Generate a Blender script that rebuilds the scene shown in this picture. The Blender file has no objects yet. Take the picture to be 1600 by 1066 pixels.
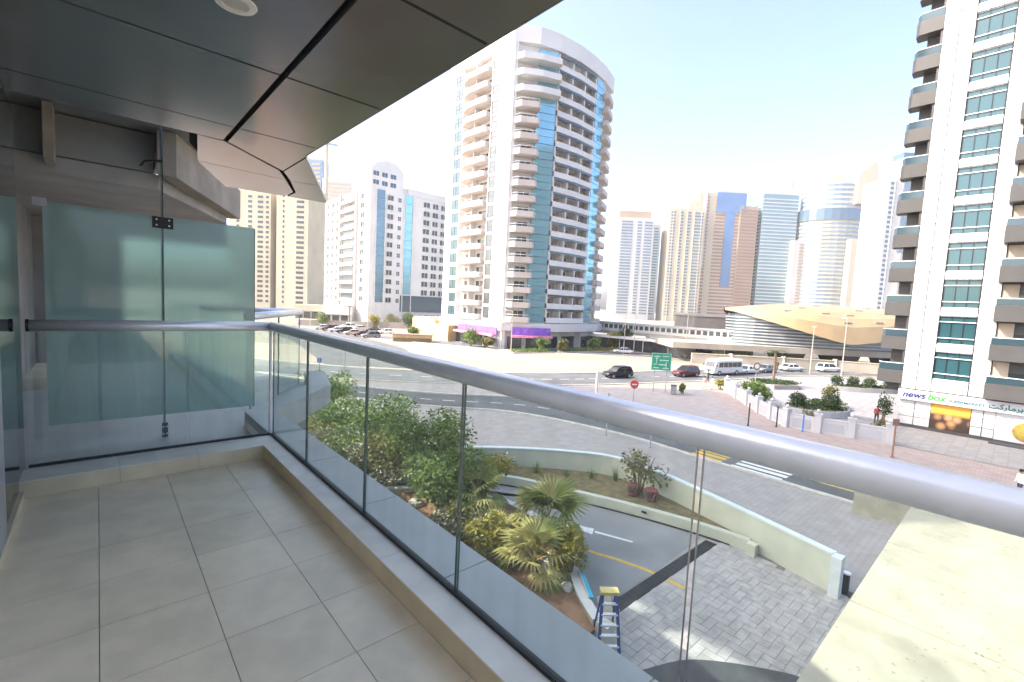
import bpy, math, random
from mathutils import Matrix, Vector
random.seed(7)
C = bpy.context.scene.collection
SC = bpy.context.scene
PI = math.pi
# ------------------------------------------------------------------ camera
cam_data = bpy.data.cameras.new('camera')
cam = bpy.data.objects.new('camera', cam_data); C.objects.link(cam)
RX = Vector((0.74474526, -0.66547751, 0.04994176))
DN = Vector((-0.01656004, -0.0932418, -0.99550577))
FW = Vector((0.66714336, 0.74057116, -0.08046173))
M = Matrix(((RX.x, -DN.x, -FW.x, 0), (RX.y, -DN.y, -FW.y, 0), (RX.z, -DN.z, -FW.z, 10.0), (0, 0, 0, 1)))
cam.matrix_world = M
cam_data.sensor_width = 36; cam_data.lens = 16.2
cam_data.clip_start = 0.05; cam_data.clip_end = 6000
SC.camera = cam
# ------------------------------------------------------------------ light
SUN_AZ, SUN_EL = math.radians(35), math.radians(42)      # azimuth turned from -X towards +Y
to_sun = Vector((-math.cos(SUN_AZ) * math.cos(SUN_EL), math.sin(SUN_AZ) * math.cos(SUN_EL), math.sin(SUN_EL)))
w = bpy.data.worlds.new('World'); SC.world = w; w.use_nodes = True
nt = w.node_tree; bg = nt.nodes['Background']
sky = nt.nodes.new('ShaderNodeTexSky'); sky.sky_type = 'NISHITA'; sky.sun_disc = False
sky.sun_elevation = SUN_EL; sky.sun_rotation = math.atan2(to_sun.x, to_sun.y)
sky.air_density = 0.65; sky.dust_density = 4.4; sky.ozone_density = 0.6
nt.links.new(sky.outputs[0], bg.inputs[0]); bg.inputs[1].default_value = 0.15
sun = bpy.data.lights.new('sun', 'SUN'); sun.energy = 2.0; sun.angle = math.radians(0.6); sun.color = (1.0, 0.93, 0.82)
so = bpy.data.objects.new('sun', sun); C.objects.link(so)
so.rotation_euler = (-to_sun).to_track_quat('-Z', 'Y').to_euler(); so.location = (0, 0, 90)
SC.view_settings.view_transform = 'Standard'; SC.view_settings.look = 'None'
SC.view_settings.exposure = 2.14; SC.view_settings.gamma = 1.0
SC.render.engine = 'CYCLES'; SC.cycles.use_denoising = True
SC.cycles.max_bounces = 10; SC.cycles.transparent_max_bounces = 24; SC.cycles.diffuse_bounces = 4
SC.cycles.caustics_reflective = False; SC.cycles.caustics_refractive = False
SC.cycles.sample_clamp_indirect = 6

# ------------------------------------------------------------------ mesh helpers
class MB:
    def __init__(s): s.v = []; s.f = []; s.m = []
    def add(s, vs, fs, m=0):
        o = len(s.v); s.v += [tuple(v) for v in vs]
        for f in fs: s.f.append(tuple(i + o for i in f)); s.m.append(m)
        return s
    def box(s, x0, x1, y0, y1, z0, z1, m=0):
        return s.add([(x0,y0,z0),(x1,y0,z0),(x1,y1,z0),(x0,y1,z0),(x0,y0,z1),(x1,y0,z1),(x1,y1,z1),(x0,y1,z1)],
            [(0,3,2,1),(4,5,6,7),(0,1,5,4),(1,2,6,5),(2,3,7,6),(3,0,4,7)], m)
    def prism(s, poly, z0, z1, m=0):
        a = sum(poly[i][0]*poly[(i+1)%len(poly)][1]-poly[(i+1)%len(poly)][0]*poly[i][1] for i in range(len(poly)))
        if a < 0: poly = poly[::-1]
        n = len(poly)
        return s.add([(x,y,z0) for x,y in poly]+[(x,y,z1) for x,y in poly],
            [tuple(range(n-1,-1,-1)), tuple(range(n,2*n))]+[(i,(i+1)%n,n+(i+1)%n,n+i) for i in range(n)], m)
    def yprism(s, poly, y0, y1, m=0):          # profile in x,z pushed along y
        n = len(poly)
        return s.add([(x,y0,z) for x,z in poly]+[(x,y1,z) for x,z in poly],
            [tuple(range(n)), tuple(range(2*n-1,n-1,-1))]+[(i,n+i,n+(i+1)%n,(i+1)%n) for i in range(n)], m)
    def xprism(s, poly, x0, x1, m=0):          # profile in y,z pushed along x
        n = len(poly)
        return s.add([(x0,y,z) for y,z in poly]+[(x1,y,z) for y,z in poly],
            [tuple(range(n)), tuple(range(2*n-1,n-1,-1))]+[(i,n+i,n+(i+1)%n,(i+1)%n) for i in range(n)], m)
    def sheet(s, poly, z, m=0):
        a = sum(poly[i][0]*poly[(i+1)%len(poly)][1]-poly[(i+1)%len(poly)][0]*poly[i][1] for i in range(len(poly)))
        if a < 0: poly = poly[::-1]
        return s.add([(x,y,z) for x,y in poly], [tuple(range(len(poly)))], m)
    def strip(s, path, w0, w1, z0, z1, m=0):   # solid ribbon along a path, w0..w1 to the left of it
        L = offset(path, w0); Rr = offset(path, w1)
        for i in range(len(path)-1):
            s.prism([L[i], L[i+1], Rr[i+1], Rr[i]], z0, z1, m)
        return s
    def ribbon(s, L, Rr, z, m=0):
        for i in range(len(L)-1):
            s.sheet([L[i], L[i+1], Rr[i+1], Rr[i]], z, m)
        return s
    def tube(s, pts, r, n=8, m=0):
        pts = [Vector(p) for p in pts]; rs = r if isinstance(r, (list, tuple)) else [r]*len(pts)
        o = len(s.v); up = None
        for i, p in enumerate(pts):
            d = (pts[min(i+1,len(pts)-1)]-pts[max(i-1,0)]).normalized()
            a = d.cross(Vector((0,0,1)) if abs(d.z) < .9 else Vector((1,0,0))).normalized()
            if up is not None:
                a = (up-d*up.dot(d)).normalized()
            up = a; b = d.cross(a)
            for k in range(n):
                t = 2*PI*k/n; s.v.append(tuple(p+(a*math.cos(t)+b*math.sin(t))*rs[i]))
        for i in range(len(pts)-1):
            for k in range(n):
                s.f.append((o+i*n+k, o+i*n+(k+1)%n, o+(i+1)*n+(k+1)%n, o+(i+1)*n+k)); s.m.append(m)
        s.f.append(tuple(o+k for k in range(n-1,-1,-1))); s.m.append(m)
        e = o+(len(pts)-1)*n; s.f.append(tuple(e+k for k in range(n))); s.m.append(m)
        return s
    def ball(s, c, rx, ry=None, rz=None, n=10, k=6, m=0, jit=0):
        ry = ry or rx; rz = rz or rx; o = len(s.v)
        for i in range(k+1):
            ph = PI*i/k
            for j in range(n):
                t = 2*PI*j/n; q = 1+random.uniform(-jit, jit)
                s.v.append((c[0]+rx*q*math.sin(ph)*math.cos(t), c[1]+ry*q*math.sin(ph)*math.sin(t), c[2]+rz*q*math.cos(ph)))
        for i in range(k):
            for j in range(n):
                s.f.append((o+i*n+j, o+(i+1)*n+j, o+(i+1)*n+(j+1)%n, o+i*n+(j+1)%n)); s.m.append(m)
        return s
    def bar(s, a, b, w, h, m=0):               # box beam from a to b
        a = Vector(a); b = Vector(b); d = (b-a).normalized()
        u = d.cross(Vector((0,0,1)) if abs(d.z) < .95 else Vector((1,0,0))).normalized(); q = d.cross(u)
        vs = [p+u*(sx*w/2)+q*(sy*h/2) for p in (a,b) for sx,sy in ((-1,-1),(1,-1),(1,1),(-1,1))]
        return s.add(vs, [(0,3,2,1),(4,5,6,7),(0,1,5,4),(1,2,6,5),(2,3,7,6),(3,0,4,7)], m)
    def mesh(s, name, mats, smooth=False):
        me = bpy.data.meshes.new(name); me.from_pydata(s.v, [], s.f)
        for mt in (mats if isinstance(mats, (list, tuple)) else [mats]): me.materials.append(mt)
        me.polygons.foreach_set('material_index', s.m)
        if smooth: me.polygons.foreach_set('use_smooth', [True]*len(me.polygons))
        me.update(); return me
def offset(path, w):
    out = []
    for i in range(len(path)):
        a = Vector(path[max(i-1,0)]); b = Vector(path[min(i+1,len(path)-1)])
        d = (b-a).to_2d().normalized() if len(path[0]) > 2 else (b-a).normalized()
        out.append((path[i][0]-d.y*w, path[i][1]+d.x*w))
    return out
def smooth_path(p, n=4):                       # Catmull-Rom
    out = []
    for i in range(len(p)-1):
        p0 = p[max(i-1,0)]; p1 = p[i]; p2 = p[i+1]; p3 = p[min(i+2,len(p)-1)]
        for k in range(n):
            t = k/n
            out.append(tuple(.5*(2*b+(c-a)*t+(2*a-5*b+4*c-d)*t*t+(3*b-a-3*c+d)*t**3) for a,b,c,d in zip(p0,p1,p2,p3)))
    return out+[p[-1]]
def obj(name, data, parent=None, loc=(0,0,0), rz=0.0, world=True, sc=None):
    o = bpy.data.objects.new(name, data); C.objects.link(o)
    o.location = loc; o.rotation_euler = (0,0,rz)
    if sc: o.scale = sc
    if parent:
        o.parent = parent
        if world: o.matrix_parent_inverse = INV[parent.name]
    return o
INV = {}
def tag(o, label, cat, group=None, kind=None):
    if label: o['label'] = label
    if cat: o['category'] = cat
    if group: o['group'] = group
    if kind: o['kind'] = kind
    return o
def thing(name, label, cat, loc=(0,0,0), rz=0.0, group=None):
    o = bpy.data.objects.new(name, None); C.objects.link(o); o.location = loc; o.rotation_euler = (0,0,rz)
    o.empty_display_size = .1
    INV[o.name] = (Matrix.Translation(loc) @ Matrix.Rotation(rz,4,'Z')).inverted()
    return tag(o, label, cat, group)
def part(name, mb, mat, parent, smooth=False, label=None, world=True):
    o = obj(name, mb.mesh(name, mat, smooth), parent, world=world)
    if parent.parent is not None or parent.name not in INV: pass
    INV[o.name] = INV.get(parent.name, Matrix()) if world else Matrix()
    if label: o['label'] = label
    return o
def sub(name, mb, mat, parent, smooth=False):  # child of a part that sits at its thing's origin
    o = bpy.data.objects.new(name, mb.mesh(name, mat, smooth)); C.objects.link(o); o.parent = parent
    return o
def inst(name, me, parent, loc, rz=0.0, sc=None):
    o = obj(name, me, parent, loc, rz, sc=sc); return o
def subinst(name, me, parent, loc=(0,0,0)):
    o = bpy.data.objects.new(name, me); C.objects.link(o); o.parent = parent; o.location = loc; return o
def struct(name, mb, mat, smooth=False):
    o = obj(name, mb.mesh(name, mat, smooth)); o['kind'] = 'structure'; INV[o.name] = Matrix(); return o
def copy_tree(o, parent=None, top=True):
    c = o.copy(); C.objects.link(c)
    if parent: c.parent = parent
    for ch in list(o.children): copy_tree(ch, c, False)
    return c

# ------------------------------------------------------------------ materials
def pm(name, col, rough=.6, var=.12, scale=3.0, bump=0.0, metal=0.0, spec=.5, detail=6, island=0.0, stain=0.0, bscale=None):
    m = bpy.data.materials.new(name); m.use_nodes = True; n = m.node_tree.nodes; l = m.node_tree.links
    b = n['Principled BSDF']; b.inputs['Roughness'].default_value = rough; b.inputs['Metallic'].default_value = metal
    b.inputs['Specular IOR Level'].default_value = spec
    gp = n.new('ShaderNodeNewGeometry'); src = gp.outputs['Position']
    ns = n.new('ShaderNodeTexNoise'); ns.inputs['Scale'].default_value = scale; ns.inputs['Detail'].default_value = detail
    l.new(src, ns.inputs['Vector'])
    hsv = n.new('ShaderNodeHueSaturation'); hsv.inputs['Color'].default_value = (*col, 1)
    mr = n.new('ShaderNodeMapRange'); mr.inputs[1].default_value = .3; mr.inputs[2].default_value = .7
    mr.inputs[3].default_value = 1-var; mr.inputs[4].default_value = 1+var
    mr.interpolation_type = 'SMOOTHSTEP'; l.new(ns.outputs[0], mr.inputs[0]); val = mr.outputs[0]
    if island:
        g = n.new('ShaderNodeNewGeometry'); mi = n.new('ShaderNodeMapRange'); mi.inputs[3].default_value = 1-island; mi.inputs[4].default_value = 1+island
        l.new(g.outputs['Random Per Island'], mi.inputs[0])
        mu = n.new('ShaderNodeMath'); mu.operation = 'MULTIPLY'; l.new(val, mu.inputs[0]); l.new(mi.outputs[0], mu.inputs[1]); val = mu.outputs[0]
    if stain:
        s2 = n.new('ShaderNodeTexNoise'); s2.inputs['Scale'].default_value = scale*.23; s2.inputs['Detail'].default_value = 8; s2.inputs['Roughness'].default_value = .7
        l.new(src, s2.inputs['Vector'])
        m2 = n.new('ShaderNodeMapRange'); m2.inputs[1].default_value = .45; m2.inputs[2].default_value = .75; m2.inputs[3].default_value = 1; m2.inputs[4].default_value = 1-stain
        m2.interpolation_type = 'SMOOTHSTEP'; l.new(s2.outputs[0], m2.inputs[0])
        mu = n.new('ShaderNodeMath'); mu.operation = 'MULTIPLY'; l.new(val, mu.inputs[0]); l.new(m2.outputs[0], mu.inputs[1]); val = mu.outputs[0]
    oi = n.new('ShaderNodeObjectInfo'); mo = n.new('ShaderNodeMapRange'); mo.inputs[3].default_value = .96; mo.inputs[4].default_value = 1.04
    l.new(oi.outputs['Random'], mo.inputs[0])
    mu = n.new('ShaderNodeMath'); mu.operation = 'MULTIPLY'; l.new(val, mu.inputs[0]); l.new(mo.outputs[0], mu.inputs[1])
    l.new(mu.outputs[0], hsv.inputs['Value']); l.new(hsv.outputs[0], b.inputs['Base Color'])
    rr = n.new('ShaderNodeMapRange'); rr.inputs[3].default_value = max(0,rough-.025); rr.inputs[4].default_value = min(1,rough+.035)
    l.new(ns.outputs[0], rr.inputs[0]); l.new(rr.outputs[0], b.inputs['Roughness'])
    if bump:
        nb = n.new('ShaderNodeTexNoise'); nb.inputs['Scale'].default_value = bscale or scale*8; nb.inputs['Detail'].default_value = 4; l.new(src, nb.inputs['Vector'])
        bp = n.new('ShaderNodeBump'); bp.inputs['Strength'].default_value = bump; bp.inputs['Distance'].default_value = .02
        l.new(nb.outputs[0], bp.inputs['Height']); l.new(bp.outputs[0], b.inputs['Normal'])
    return m
def brick_mat(name, c1, c2, mortar, scale, bw, bh, rough=.8, ms=.03):
    m = pm(name, c1, rough, .1, 1.2, .15); n = m.node_tree.nodes; l = m.node_tree.links; b = n['Principled BSDF']
    tc = n.new('ShaderNodeTexCoord'); br = n.new('ShaderNodeTexBrick'); br.inputs['Scale'].default_value = scale
    br.inputs['Brick Width'].default_value = bw; br.inputs['Row Height'].default_value = bh; br.inputs['Mortar Size'].default_value = ms
    br.inputs['Color1'].default_value = (*c1,1); br.inputs['Color2'].default_value = (*c2,1); br.inputs['Mortar'].default_value = (*mortar,1)
    l.new(tc.outputs['Object'], br.inputs['Vector'])
    hsv = [x for x in n if x.type == 'HUE_SAT'][0]; l.new(br.outputs['Color'], hsv.inputs['Color'])
    return m
def clear_glass(name, tint, refl=.06, rough=0.0):
    m = bpy.data.materials.new(name); m.use_nodes = True; n = m.node_tree.nodes; l = m.node_tree.links; n.remove(n['Principled BSDF'])
    tr = n.new('ShaderNodeBsdfTransparent'); tr.inputs[0].default_value = (*tint,1)
    gl = n.new('ShaderNodeBsdfGlossy'); gl.inputs['Roughness'].default_value = rough; gl.inputs[0].default_value = (.95,1,.98,1)
    lw = n.new('ShaderNodeLayerWeight'); lw.inputs[0].default_value = .5
    pw_ = n.new('ShaderNodeMath'); pw_.operation = 'POWER'; pw_.inputs[1].default_value = 5; l.new(lw.outputs['Facing'], pw_.inputs[0])
    fr = n.new('ShaderNodeMath'); fr.operation = 'MULTIPLY_ADD'; fr.inputs[1].default_value = .85; fr.inputs[2].default_value = .04; l.new(pw_.outputs[0], fr.inputs[0])
    mx = n.new('ShaderNodeMixShader'); l.new(fr.outputs[0], mx.inputs[0]); l.new(tr.outputs[0], mx.inputs[1]); l.new(gl.outputs[0], mx.inputs[2])
    tcg = n.new('ShaderNodeNewGeometry'); mp = n.new('ShaderNodeMapping'); mp.inputs['Scale'].default_value = (14,14,1.2); l.new(tcg.outputs['Position'], mp.inputs[0])
    dn = n.new('ShaderNodeTexNoise'); dn.inputs['Scale'].default_value = 1.0; dn.inputs['Detail'].default_value = 6; l.new(mp.outputs[0], dn.inputs['Vector'])
    dm = n.new('ShaderNodeMapRange'); dm.inputs[1].default_value = .42; dm.inputs[2].default_value = .8; dm.inputs[3].default_value = .008; dm.inputs[4].default_value = .07; l.new(dn.outputs[0], dm.inputs[0])
    du = n.new('ShaderNodeBsdfDiffuse'); du.inputs[0].default_value = (.6,.58,.54,1); m2 = n.new('ShaderNodeMixShader'); l.new(dm.outputs[0], m2.inputs[0]); l.new(mx.outputs[0], m2.inputs[1]); l.new(du.outputs[0], m2.inputs[2])
    l.new(m2.outputs[0], n['Material Output'].inputs[0]); return m
def frosted(name):
    m = bpy.data.materials.new(name); m.use_nodes = True; n = m.node_tree.nodes; l = m.node_tree.links; n.remove(n['Principled BSDF'])
    tl = n.new('ShaderNodeBsdfTranslucent'); tl.inputs[0].default_value = (.66,.82,.78,1)
    df = n.new('ShaderNodeBsdfDiffuse'); df.inputs[0].default_value = (.47,.60,.575,1)
    tr = n.new('ShaderNodeBsdfRefraction'); tr.inputs['Roughness'].default_value = .42; tr.inputs['IOR'].default_value = 1.05; tr.inputs[0].default_value = (.62,.82,.79,1)
    gl = n.new('ShaderNodeBsdfGlossy'); gl.inputs['Roughness'].default_value = .06
    m1 = n.new('ShaderNodeMixShader'); m1.inputs[0].default_value = .45; l.new(tl.outputs[0], m1.inputs[1]); l.new(df.outputs[0], m1.inputs[2])
    m2 = n.new('ShaderNodeMixShader'); m2.inputs[0].default_value = .45; l.new(m1.outputs[0], m2.inputs[1]); l.new(tr.outputs[0], m2.inputs[2])
    lw = n.new('ShaderNodeLayerWeight'); lw.inputs[0].default_value = .5
    pw_ = n.new('ShaderNodeMath'); pw_.operation = 'POWER'; pw_.inputs[1].default_value = 5; l.new(lw.outputs['Facing'], pw_.inputs[0])
    fr = n.new('ShaderNodeMath'); fr.operation = 'MULTIPLY_ADD'; fr.inputs[1].default_value = .85; fr.inputs[2].default_value = .04; l.new(pw_.outputs[0], fr.inputs[0])
    m3 = n.new('ShaderNodeMixShader'); l.new(fr.outputs[0], m3.inputs[0]); l.new(m2.outputs[0], m3.inputs[1]); l.new(gl.outputs[0], m3.inputs[2])
    l.new(m3.outputs[0], n['Material Output'].inputs[0]); return m
def leaf_mat(name, c1, c2, trans=.35):
    m = bpy.data.materials.new(name); m.use_nodes = True; n = m.node_tree.nodes; l = m.node_tree.links; b = n['Principled BSDF']
    g = n.new('ShaderNodeNewGeometry'); mx = n.new('ShaderNodeMix'); mx.data_type = 'RGBA'
    mx.inputs[6].default_value = (*c1,1); mx.inputs[7].default_value = (*c2,1); l.new(g.outputs['Random Per Island'], mx.inputs[0])
    l.new(mx.outputs[2], b.inputs['Base Color']); b.inputs['Roughness'].default_value = .5
    t = n.new('ShaderNodeBsdfTranslucent'); l.new(mx.outputs[2], t.inputs[0])
    ms = n.new('ShaderNodeMixShader'); ms.inputs[0].default_value = trans; l.new(b.outputs[0], ms.inputs[1]); l.new(t.outputs[0], ms.inputs[2])
    l.new(ms.outputs[0], n['Material Output'].inputs[0]); return m
def tower_glass(name, col, rough=.1, metal=.55):
    return pm(name, col, rough, .10, .06, 0, metal, .7, island=.10)
T = {}
T['tile'] = pm('beige_floor_tile', (.78,.665,.475), .30, .08, 5, .05, stain=.07, bscale=60)
T['grout'] = pm('grout', (.30,.26,.21), .9)
T['kerb_stone'] = pm('cream_kerb_stone', (.72,.60,.41), .45, .1, 3, .05, stain=.14)
T['kerb_top'] = pm('pale_kerb_top', (.76,.71,.61), .4, .08, 5, .04, stain=.08)
T['ledge'] = pm('grey_ledge', (.46,.465,.445), .55, .06, 3, .04, stain=.10)
T['rubber'] = pm('black_rubber', (.02,.02,.02), .6)
T['alu'] = pm('satin_aluminium', (.84,.84,.85), .30, .04, 9, .03, .42)
T['panel'] = pm('dark_metal_panel', (.25,.255,.26), .22, .10, 1.4, .03, .62, stain=.15, bscale=2.5)
T['black'] = pm('black_void', (.012,.012,.012), .9)
T['blackmetal'] = pm('black_metal', (.03,.03,.03), .45, metal=.6)
T['frame'] = pm('grey_door_frame', (.42,.43,.46), .35, metal=.5)
T['gclear'] = clear_glass('clear_glass', (.935,.98,.965))
T['gedge'] = pm('glass_edge', (.05,.09,.08), .15)
T['gdark'] = pm('dark_reflective_glass', (.015,.02,.02), .03, spec=.9)
T['frost'] = frosted('frosted_glass')
T['concrete'] = pm('beige_concrete', (.40,.35,.28), .85, .15, 2, .25, stain=.3)
T['concrete_g'] = pm('grey_concrete', (.30,.30,.29), .85, .15, 1.5, .2, stain=.3)
T['concrete_l'] = pm('pale_concrete', (.46,.45,.43), .8, .12, 2, .1, stain=.25)
T['white'] = pm('white_paint', (.72,.71,.68), .6, .04, .6, stain=.08)
T['cream'] = pm('cream_paint', (.36,.34,.26), .8, .10, 1.6, .12, stain=.30)
T['paleg'] = pm('pale_green_cream_paint', (.50,.52,.43), .7, .06, .9, .05, stain=.12)
T['lampw'] = pm('lamp_ring', (.85,.82,.72), .4)
T['bulb'] = pm('lamp_glass', (.6,.58,.5), .3)

def speckle(m, col, scale=9.0, thr=.10, keep=.62):     # scattered droppings and grit spots
    n = m.node_tree.nodes; l = m.node_tree.links; b = n['Principled BSDF']; old = b.inputs['Base Color'].links[0].from_socket
    g = n.new('ShaderNodeNewGeometry'); v = n.new('ShaderNodeTexVoronoi'); v.inputs['Scale'].default_value = scale; l.new(g.outputs['Position'], v.inputs['Vector'])
    a = n.new('ShaderNodeMath'); a.operation = 'LESS_THAN'; a.inputs[1].default_value = thr; l.new(v.outputs['Distance'], a.inputs[0])
    c = n.new('ShaderNodeTexNoise'); c.inputs['Scale'].default_value = 1.1; l.new(g.outputs['Position'], c.inputs['Vector'])
    d = n.new('ShaderNodeMath'); d.operation = 'GREATER_THAN'; d.inputs[1].default_value = keep-.1; l.new(c.outputs[0], d.inputs[0])
    e = n.new('ShaderNodeMath'); e.operation = 'MULTIPLY'; l.new(a.outputs[0], e.inputs[0]); l.new(d.outputs[0], e.inputs[1])
    f = n.new('ShaderNodeMath'); f.operation = 'MULTIPLY'; f.inputs[1].default_value = .55; l.new(e.outputs[0], f.inputs[0])
    x = n.new('ShaderNodeMix'); x.data_type = 'RGBA'; x.inputs[7].default_value = (*col,1); l.new(f.outputs[0], x.inputs[0]); l.new(old, x.inputs[6]); l.new(x.outputs[2], b.inputs['Base Color'])
speckle(T['cream'], (.10,.09,.07), 7.0, .16)
# ------------------------------------------------------------------ balcony
FZ, KZ, RZ = 8.5, 8.62, 9.672
bf = struct('balcony_floor', MB().box(-.6,1.22,-2.2,4.76,8.2,FZ-.006), T['grout'])
xs = [-.42,-.02,.385,.79,1.09]; row0 = 2.17-.41*10
tcache = {}
for i in range(4):
    for j in range(16):
        y0 = row0+.41*j; y1 = min(y0+.41, 4.465)
        if y0 > 4.4: continue
        wx = xs[i+1]-xs[i]; wy = y1-y0; k = (round(wx,3), round(wy,3))
        if k not in tcache:
            a, b_ = wx/2-.0016, wy/2-.0016
            tcache[k] = MB().box(-a,a,-b_,b_,-.03,0).mesh('tile', T['tile'])
        inst('tile', tcache[k], bf, ((xs[i]+xs[i+1])/2, (y0+y1)/2, FZ+random.uniform(-.0006,.0006)))
kb = struct('balcony_kerb', MB().box(1.105,1.215,-2.2,4.74,8.2,KZ-.03).box(-.44,1.105,4.475,4.74,8.2,KZ-.03), T['grout'])
for k in range(6):                                                # kerb blocks along the long side
    y1 = 4.455-k*1.15; y0 = y1-1.147
    b1 = part('kerb_block', MB().box(1.09,1.235,y0,y1,8.46,KZ), [T['kerb_stone']], kb)
    part('coping', MB().box(1.083,1.236,y0,y1,KZ-.004,KZ+.004), T['kerb_top'], b1)
for x0, x1 in ((-.44,.10),(.1025,.60),(.6025,1.087)):
    b1 = part('kerb_block', MB().box(x0,x1,4.47,4.75,8.46,KZ), [T['kerb_stone']], kb)
    part('coping', MB().box(x0,x1,4.463,4.752,KZ-.003,KZ+.004), T['kerb_top'], b1)
part('coping', MB().box(1.0875,1.236,4.457,4.75,8.46,KZ+.005), T['kerb_top'], kb)
part('skirting', MB().box(-.435,-.40,-2.2,4.46,8.49,8.55), T['kerb_stone'], kb)
# outer ledge slabs and roof deck of the next flat
lg = struct('outer_ledge', MB().box(1.24,1.52,-2.2,4.9,8.1,8.56), T['ledge'])
for k in range(6):
    y1 = 4.9-k*1.02-(0 if k == 0 else .0); y0 = y1-1.012
    part('ledge_slab', MB().box(1.243,1.56,y0,y1,8.56,8.60), T['ledge'], lg)
part('ledge_slab', MB().prism([(1.243,4.905),(1.56,4.905),(1.56,5.85),(1.243,5.95)],8.5,8.60), T['ledge'], lg)
part('ledge_slab', MB().prism([(1.243,5.955),(1.56,5.855),(2.70,7.2),(2.42,7.38)],8.3,8.60), T['ledge'], lg)
part('ledge_slab', MB().prism([(2.42,7.385),(2.70,7.205),(3.05,8.5),(2.75,8.6)],8.3,8.60), T['ledge'], lg)
part('roof_deck', MB().prism([(-1.5,4.76),(1.24,4.76),(1.24,5.955),(2.41,7.39),(2.74,8.6),(2.4,9.4),(-1.5,9.4)],8.05,8.42), T['ledge'], lg)

# glass railing
rl = thing('glass_railing', 'frameless clear glass railing with thick round aluminium handrail around the balcony in front', 'railing', (1.23,1.3,KZ))
part('handrail', MB().tube([(1.23,-2.2,RZ),(1.23,4.78,RZ)], .043, 24), T['alu'], rl, True)
part('handrail', MB().tube([(1.255,4.78,RZ),(-.375,4.78,RZ)], .043, 24), T['alu'], rl, True)
part('end_cap', MB().tube([(-.374,4.78,RZ),(-.392,4.78,RZ)], .046, 16), T['blackmetal'], rl)
def pane(mb, a, b, z0, z1, t=.012):        # glass sheet a->b (xy) with its edges in the second material
    a = Vector((*a,0)); b = Vector((*b,0)); d = (b-a).normalized(); n_ = Vector((-d.y,d.x,0))*t/2
    p = [a-n_, b-n_, b+n_, a+n_]
    vs = [(q.x,q.y,z) for z in (z0,z1) for q in p]
    mb.add(vs, [(0,1,5,4),(2,3,7,6)], 0); mb.add(vs, [(0,3,2,1),(4,5,6,7),(1,2,6,5),(3,0,4,7)], 1); return mb
seams = [4.735,3.77,2.68,1.67,.565,-.45,-1.5]
for a, b_ in zip(seams[:-1], seams[1:]):
    part('glass_pane', pane(MB(), (1.23,a-.009), (1.23,b_+.009), KZ+.006, RZ-.038), [T['gclear'],T['gedge']], rl)
for a, b_ in ((-.40,-.01),(.01,.55),(.57,1.205)):
    part('glass_pane', pane(MB(), (a,4.78), (b_,4.78), KZ+.006, RZ-.038), [T['gclear'],T['gedge']], rl)
part('gasket', MB().box(1.216,1.246,-2.2,4.765,KZ+.0045,KZ+.022), T['rubber'], rl)
part('gasket', MB().box(-.40,1.214,4.766,4.796,KZ+.0045,KZ+.022), T['rubber'], rl)
part('corner_post', MB().box(1.208,1.226,4.77,4.79,KZ+.006,RZ-.04), T['alu'], rl)

# window wall on the left
sw = thing('window_wall', 'dark reflective glass window wall with grey frame along the left of the balcony', 'window', (-.42,4.2,FZ))
part('pane', MB().box(-.45,-.424,3.705,4.85,8.556,11.19), T['gdark'], sw)
part('frame', MB().box(-.46,-.402,3.445,3.70,8.48,11.19), T['frame'], sw)
part('wall', MB().box(-.46,-.424,-2.2,3.44,8.556,11.19), T['white'], sw)  # unseen stretch, made white to bounce more light into the balcony

# frosted partition
fp = thing('frosted_partition', 'tall frosted greenish glass privacy screen beyond the railing at the balcony end', 'partition', (.47,5.95,8.42))
for a, b_ in ((-.36,.492),(.508,1.335)):
    part('frosted_pane', MB().box(a,b_,5.944,5.956,8.66,10.705), T['frost'], fp)
part('edge_strip', MB().box(1.336,1.342,5.942,5.958,8.66,10.70), T['gedge'], fp)
part('glass_fin', pane(MB(), (.50,5.93), (.50,6.06), 8.42, 11.60), [T['gclear'],T['gedge']], fp)
def clamp(x, z, w_, h):
    c_ = part('clamp', MB().box(x-w_/2,x+w_/2,5.915,5.942,z-h/2,z+h/2), T['blackmetal'], fp)
    for dx in (-.3,.3):
        for dz in (-.25,.25): sub('bolt', MB().tube([(x+dx*w_,5.916,z+dz*h),(x+dx*w_,5.906,z+dz*h)], .008, 8), T['alu'], c_)
clamp(.5,10.64,.17,.11); clamp(.5,8.50,.05,.15)
part('spider_arm', MB().tube([(.50,5.93,11.25),(.36,5.90,11.21)], .014, 6).tube([(.44,5.92,11.23),(.43,5.88,11.15)], .01, 6).tube([(.36,5.90,11.21),(.33,5.9,11.16)], .012, 6), T['blackmetal'], fp)
part('wall_bracket', MB().box(-.42,-.33,5.92,5.95,10.66,10.73), T['frame'], fp)

# next balcony's railing
nr = thing('glass_railing', 'short glass railing with round handrail on the next balcony past the frosted screen', 'railing', (2.5,8.4,8.6))
part('handrail', MB().tube([(1.42,6.60,RZ),(2.62,8.45,RZ)], .05, 16), T['alu'], nr, True)
part('handrail', MB().tube([(2.62,8.45,RZ),(1.3,9.3,RZ)], .05, 16), T['alu'], nr, True)
part('end_cap', MB().tube([(1.40,6.57,RZ),(1.418,6.597,RZ)], .052, 12), T['blackmetal'], nr)
part('glass_pane', pane(MB(), (1.45,6.65), (2.02,7.525), 8.43, 9.64), [T['gclear'],T['gedge']], nr)
part('glass_pane', pane(MB(), (2.035,7.55), (2.60,8.42), 8.43, 9.64), [T['gclear'],T['gedge']], nr)

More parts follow.
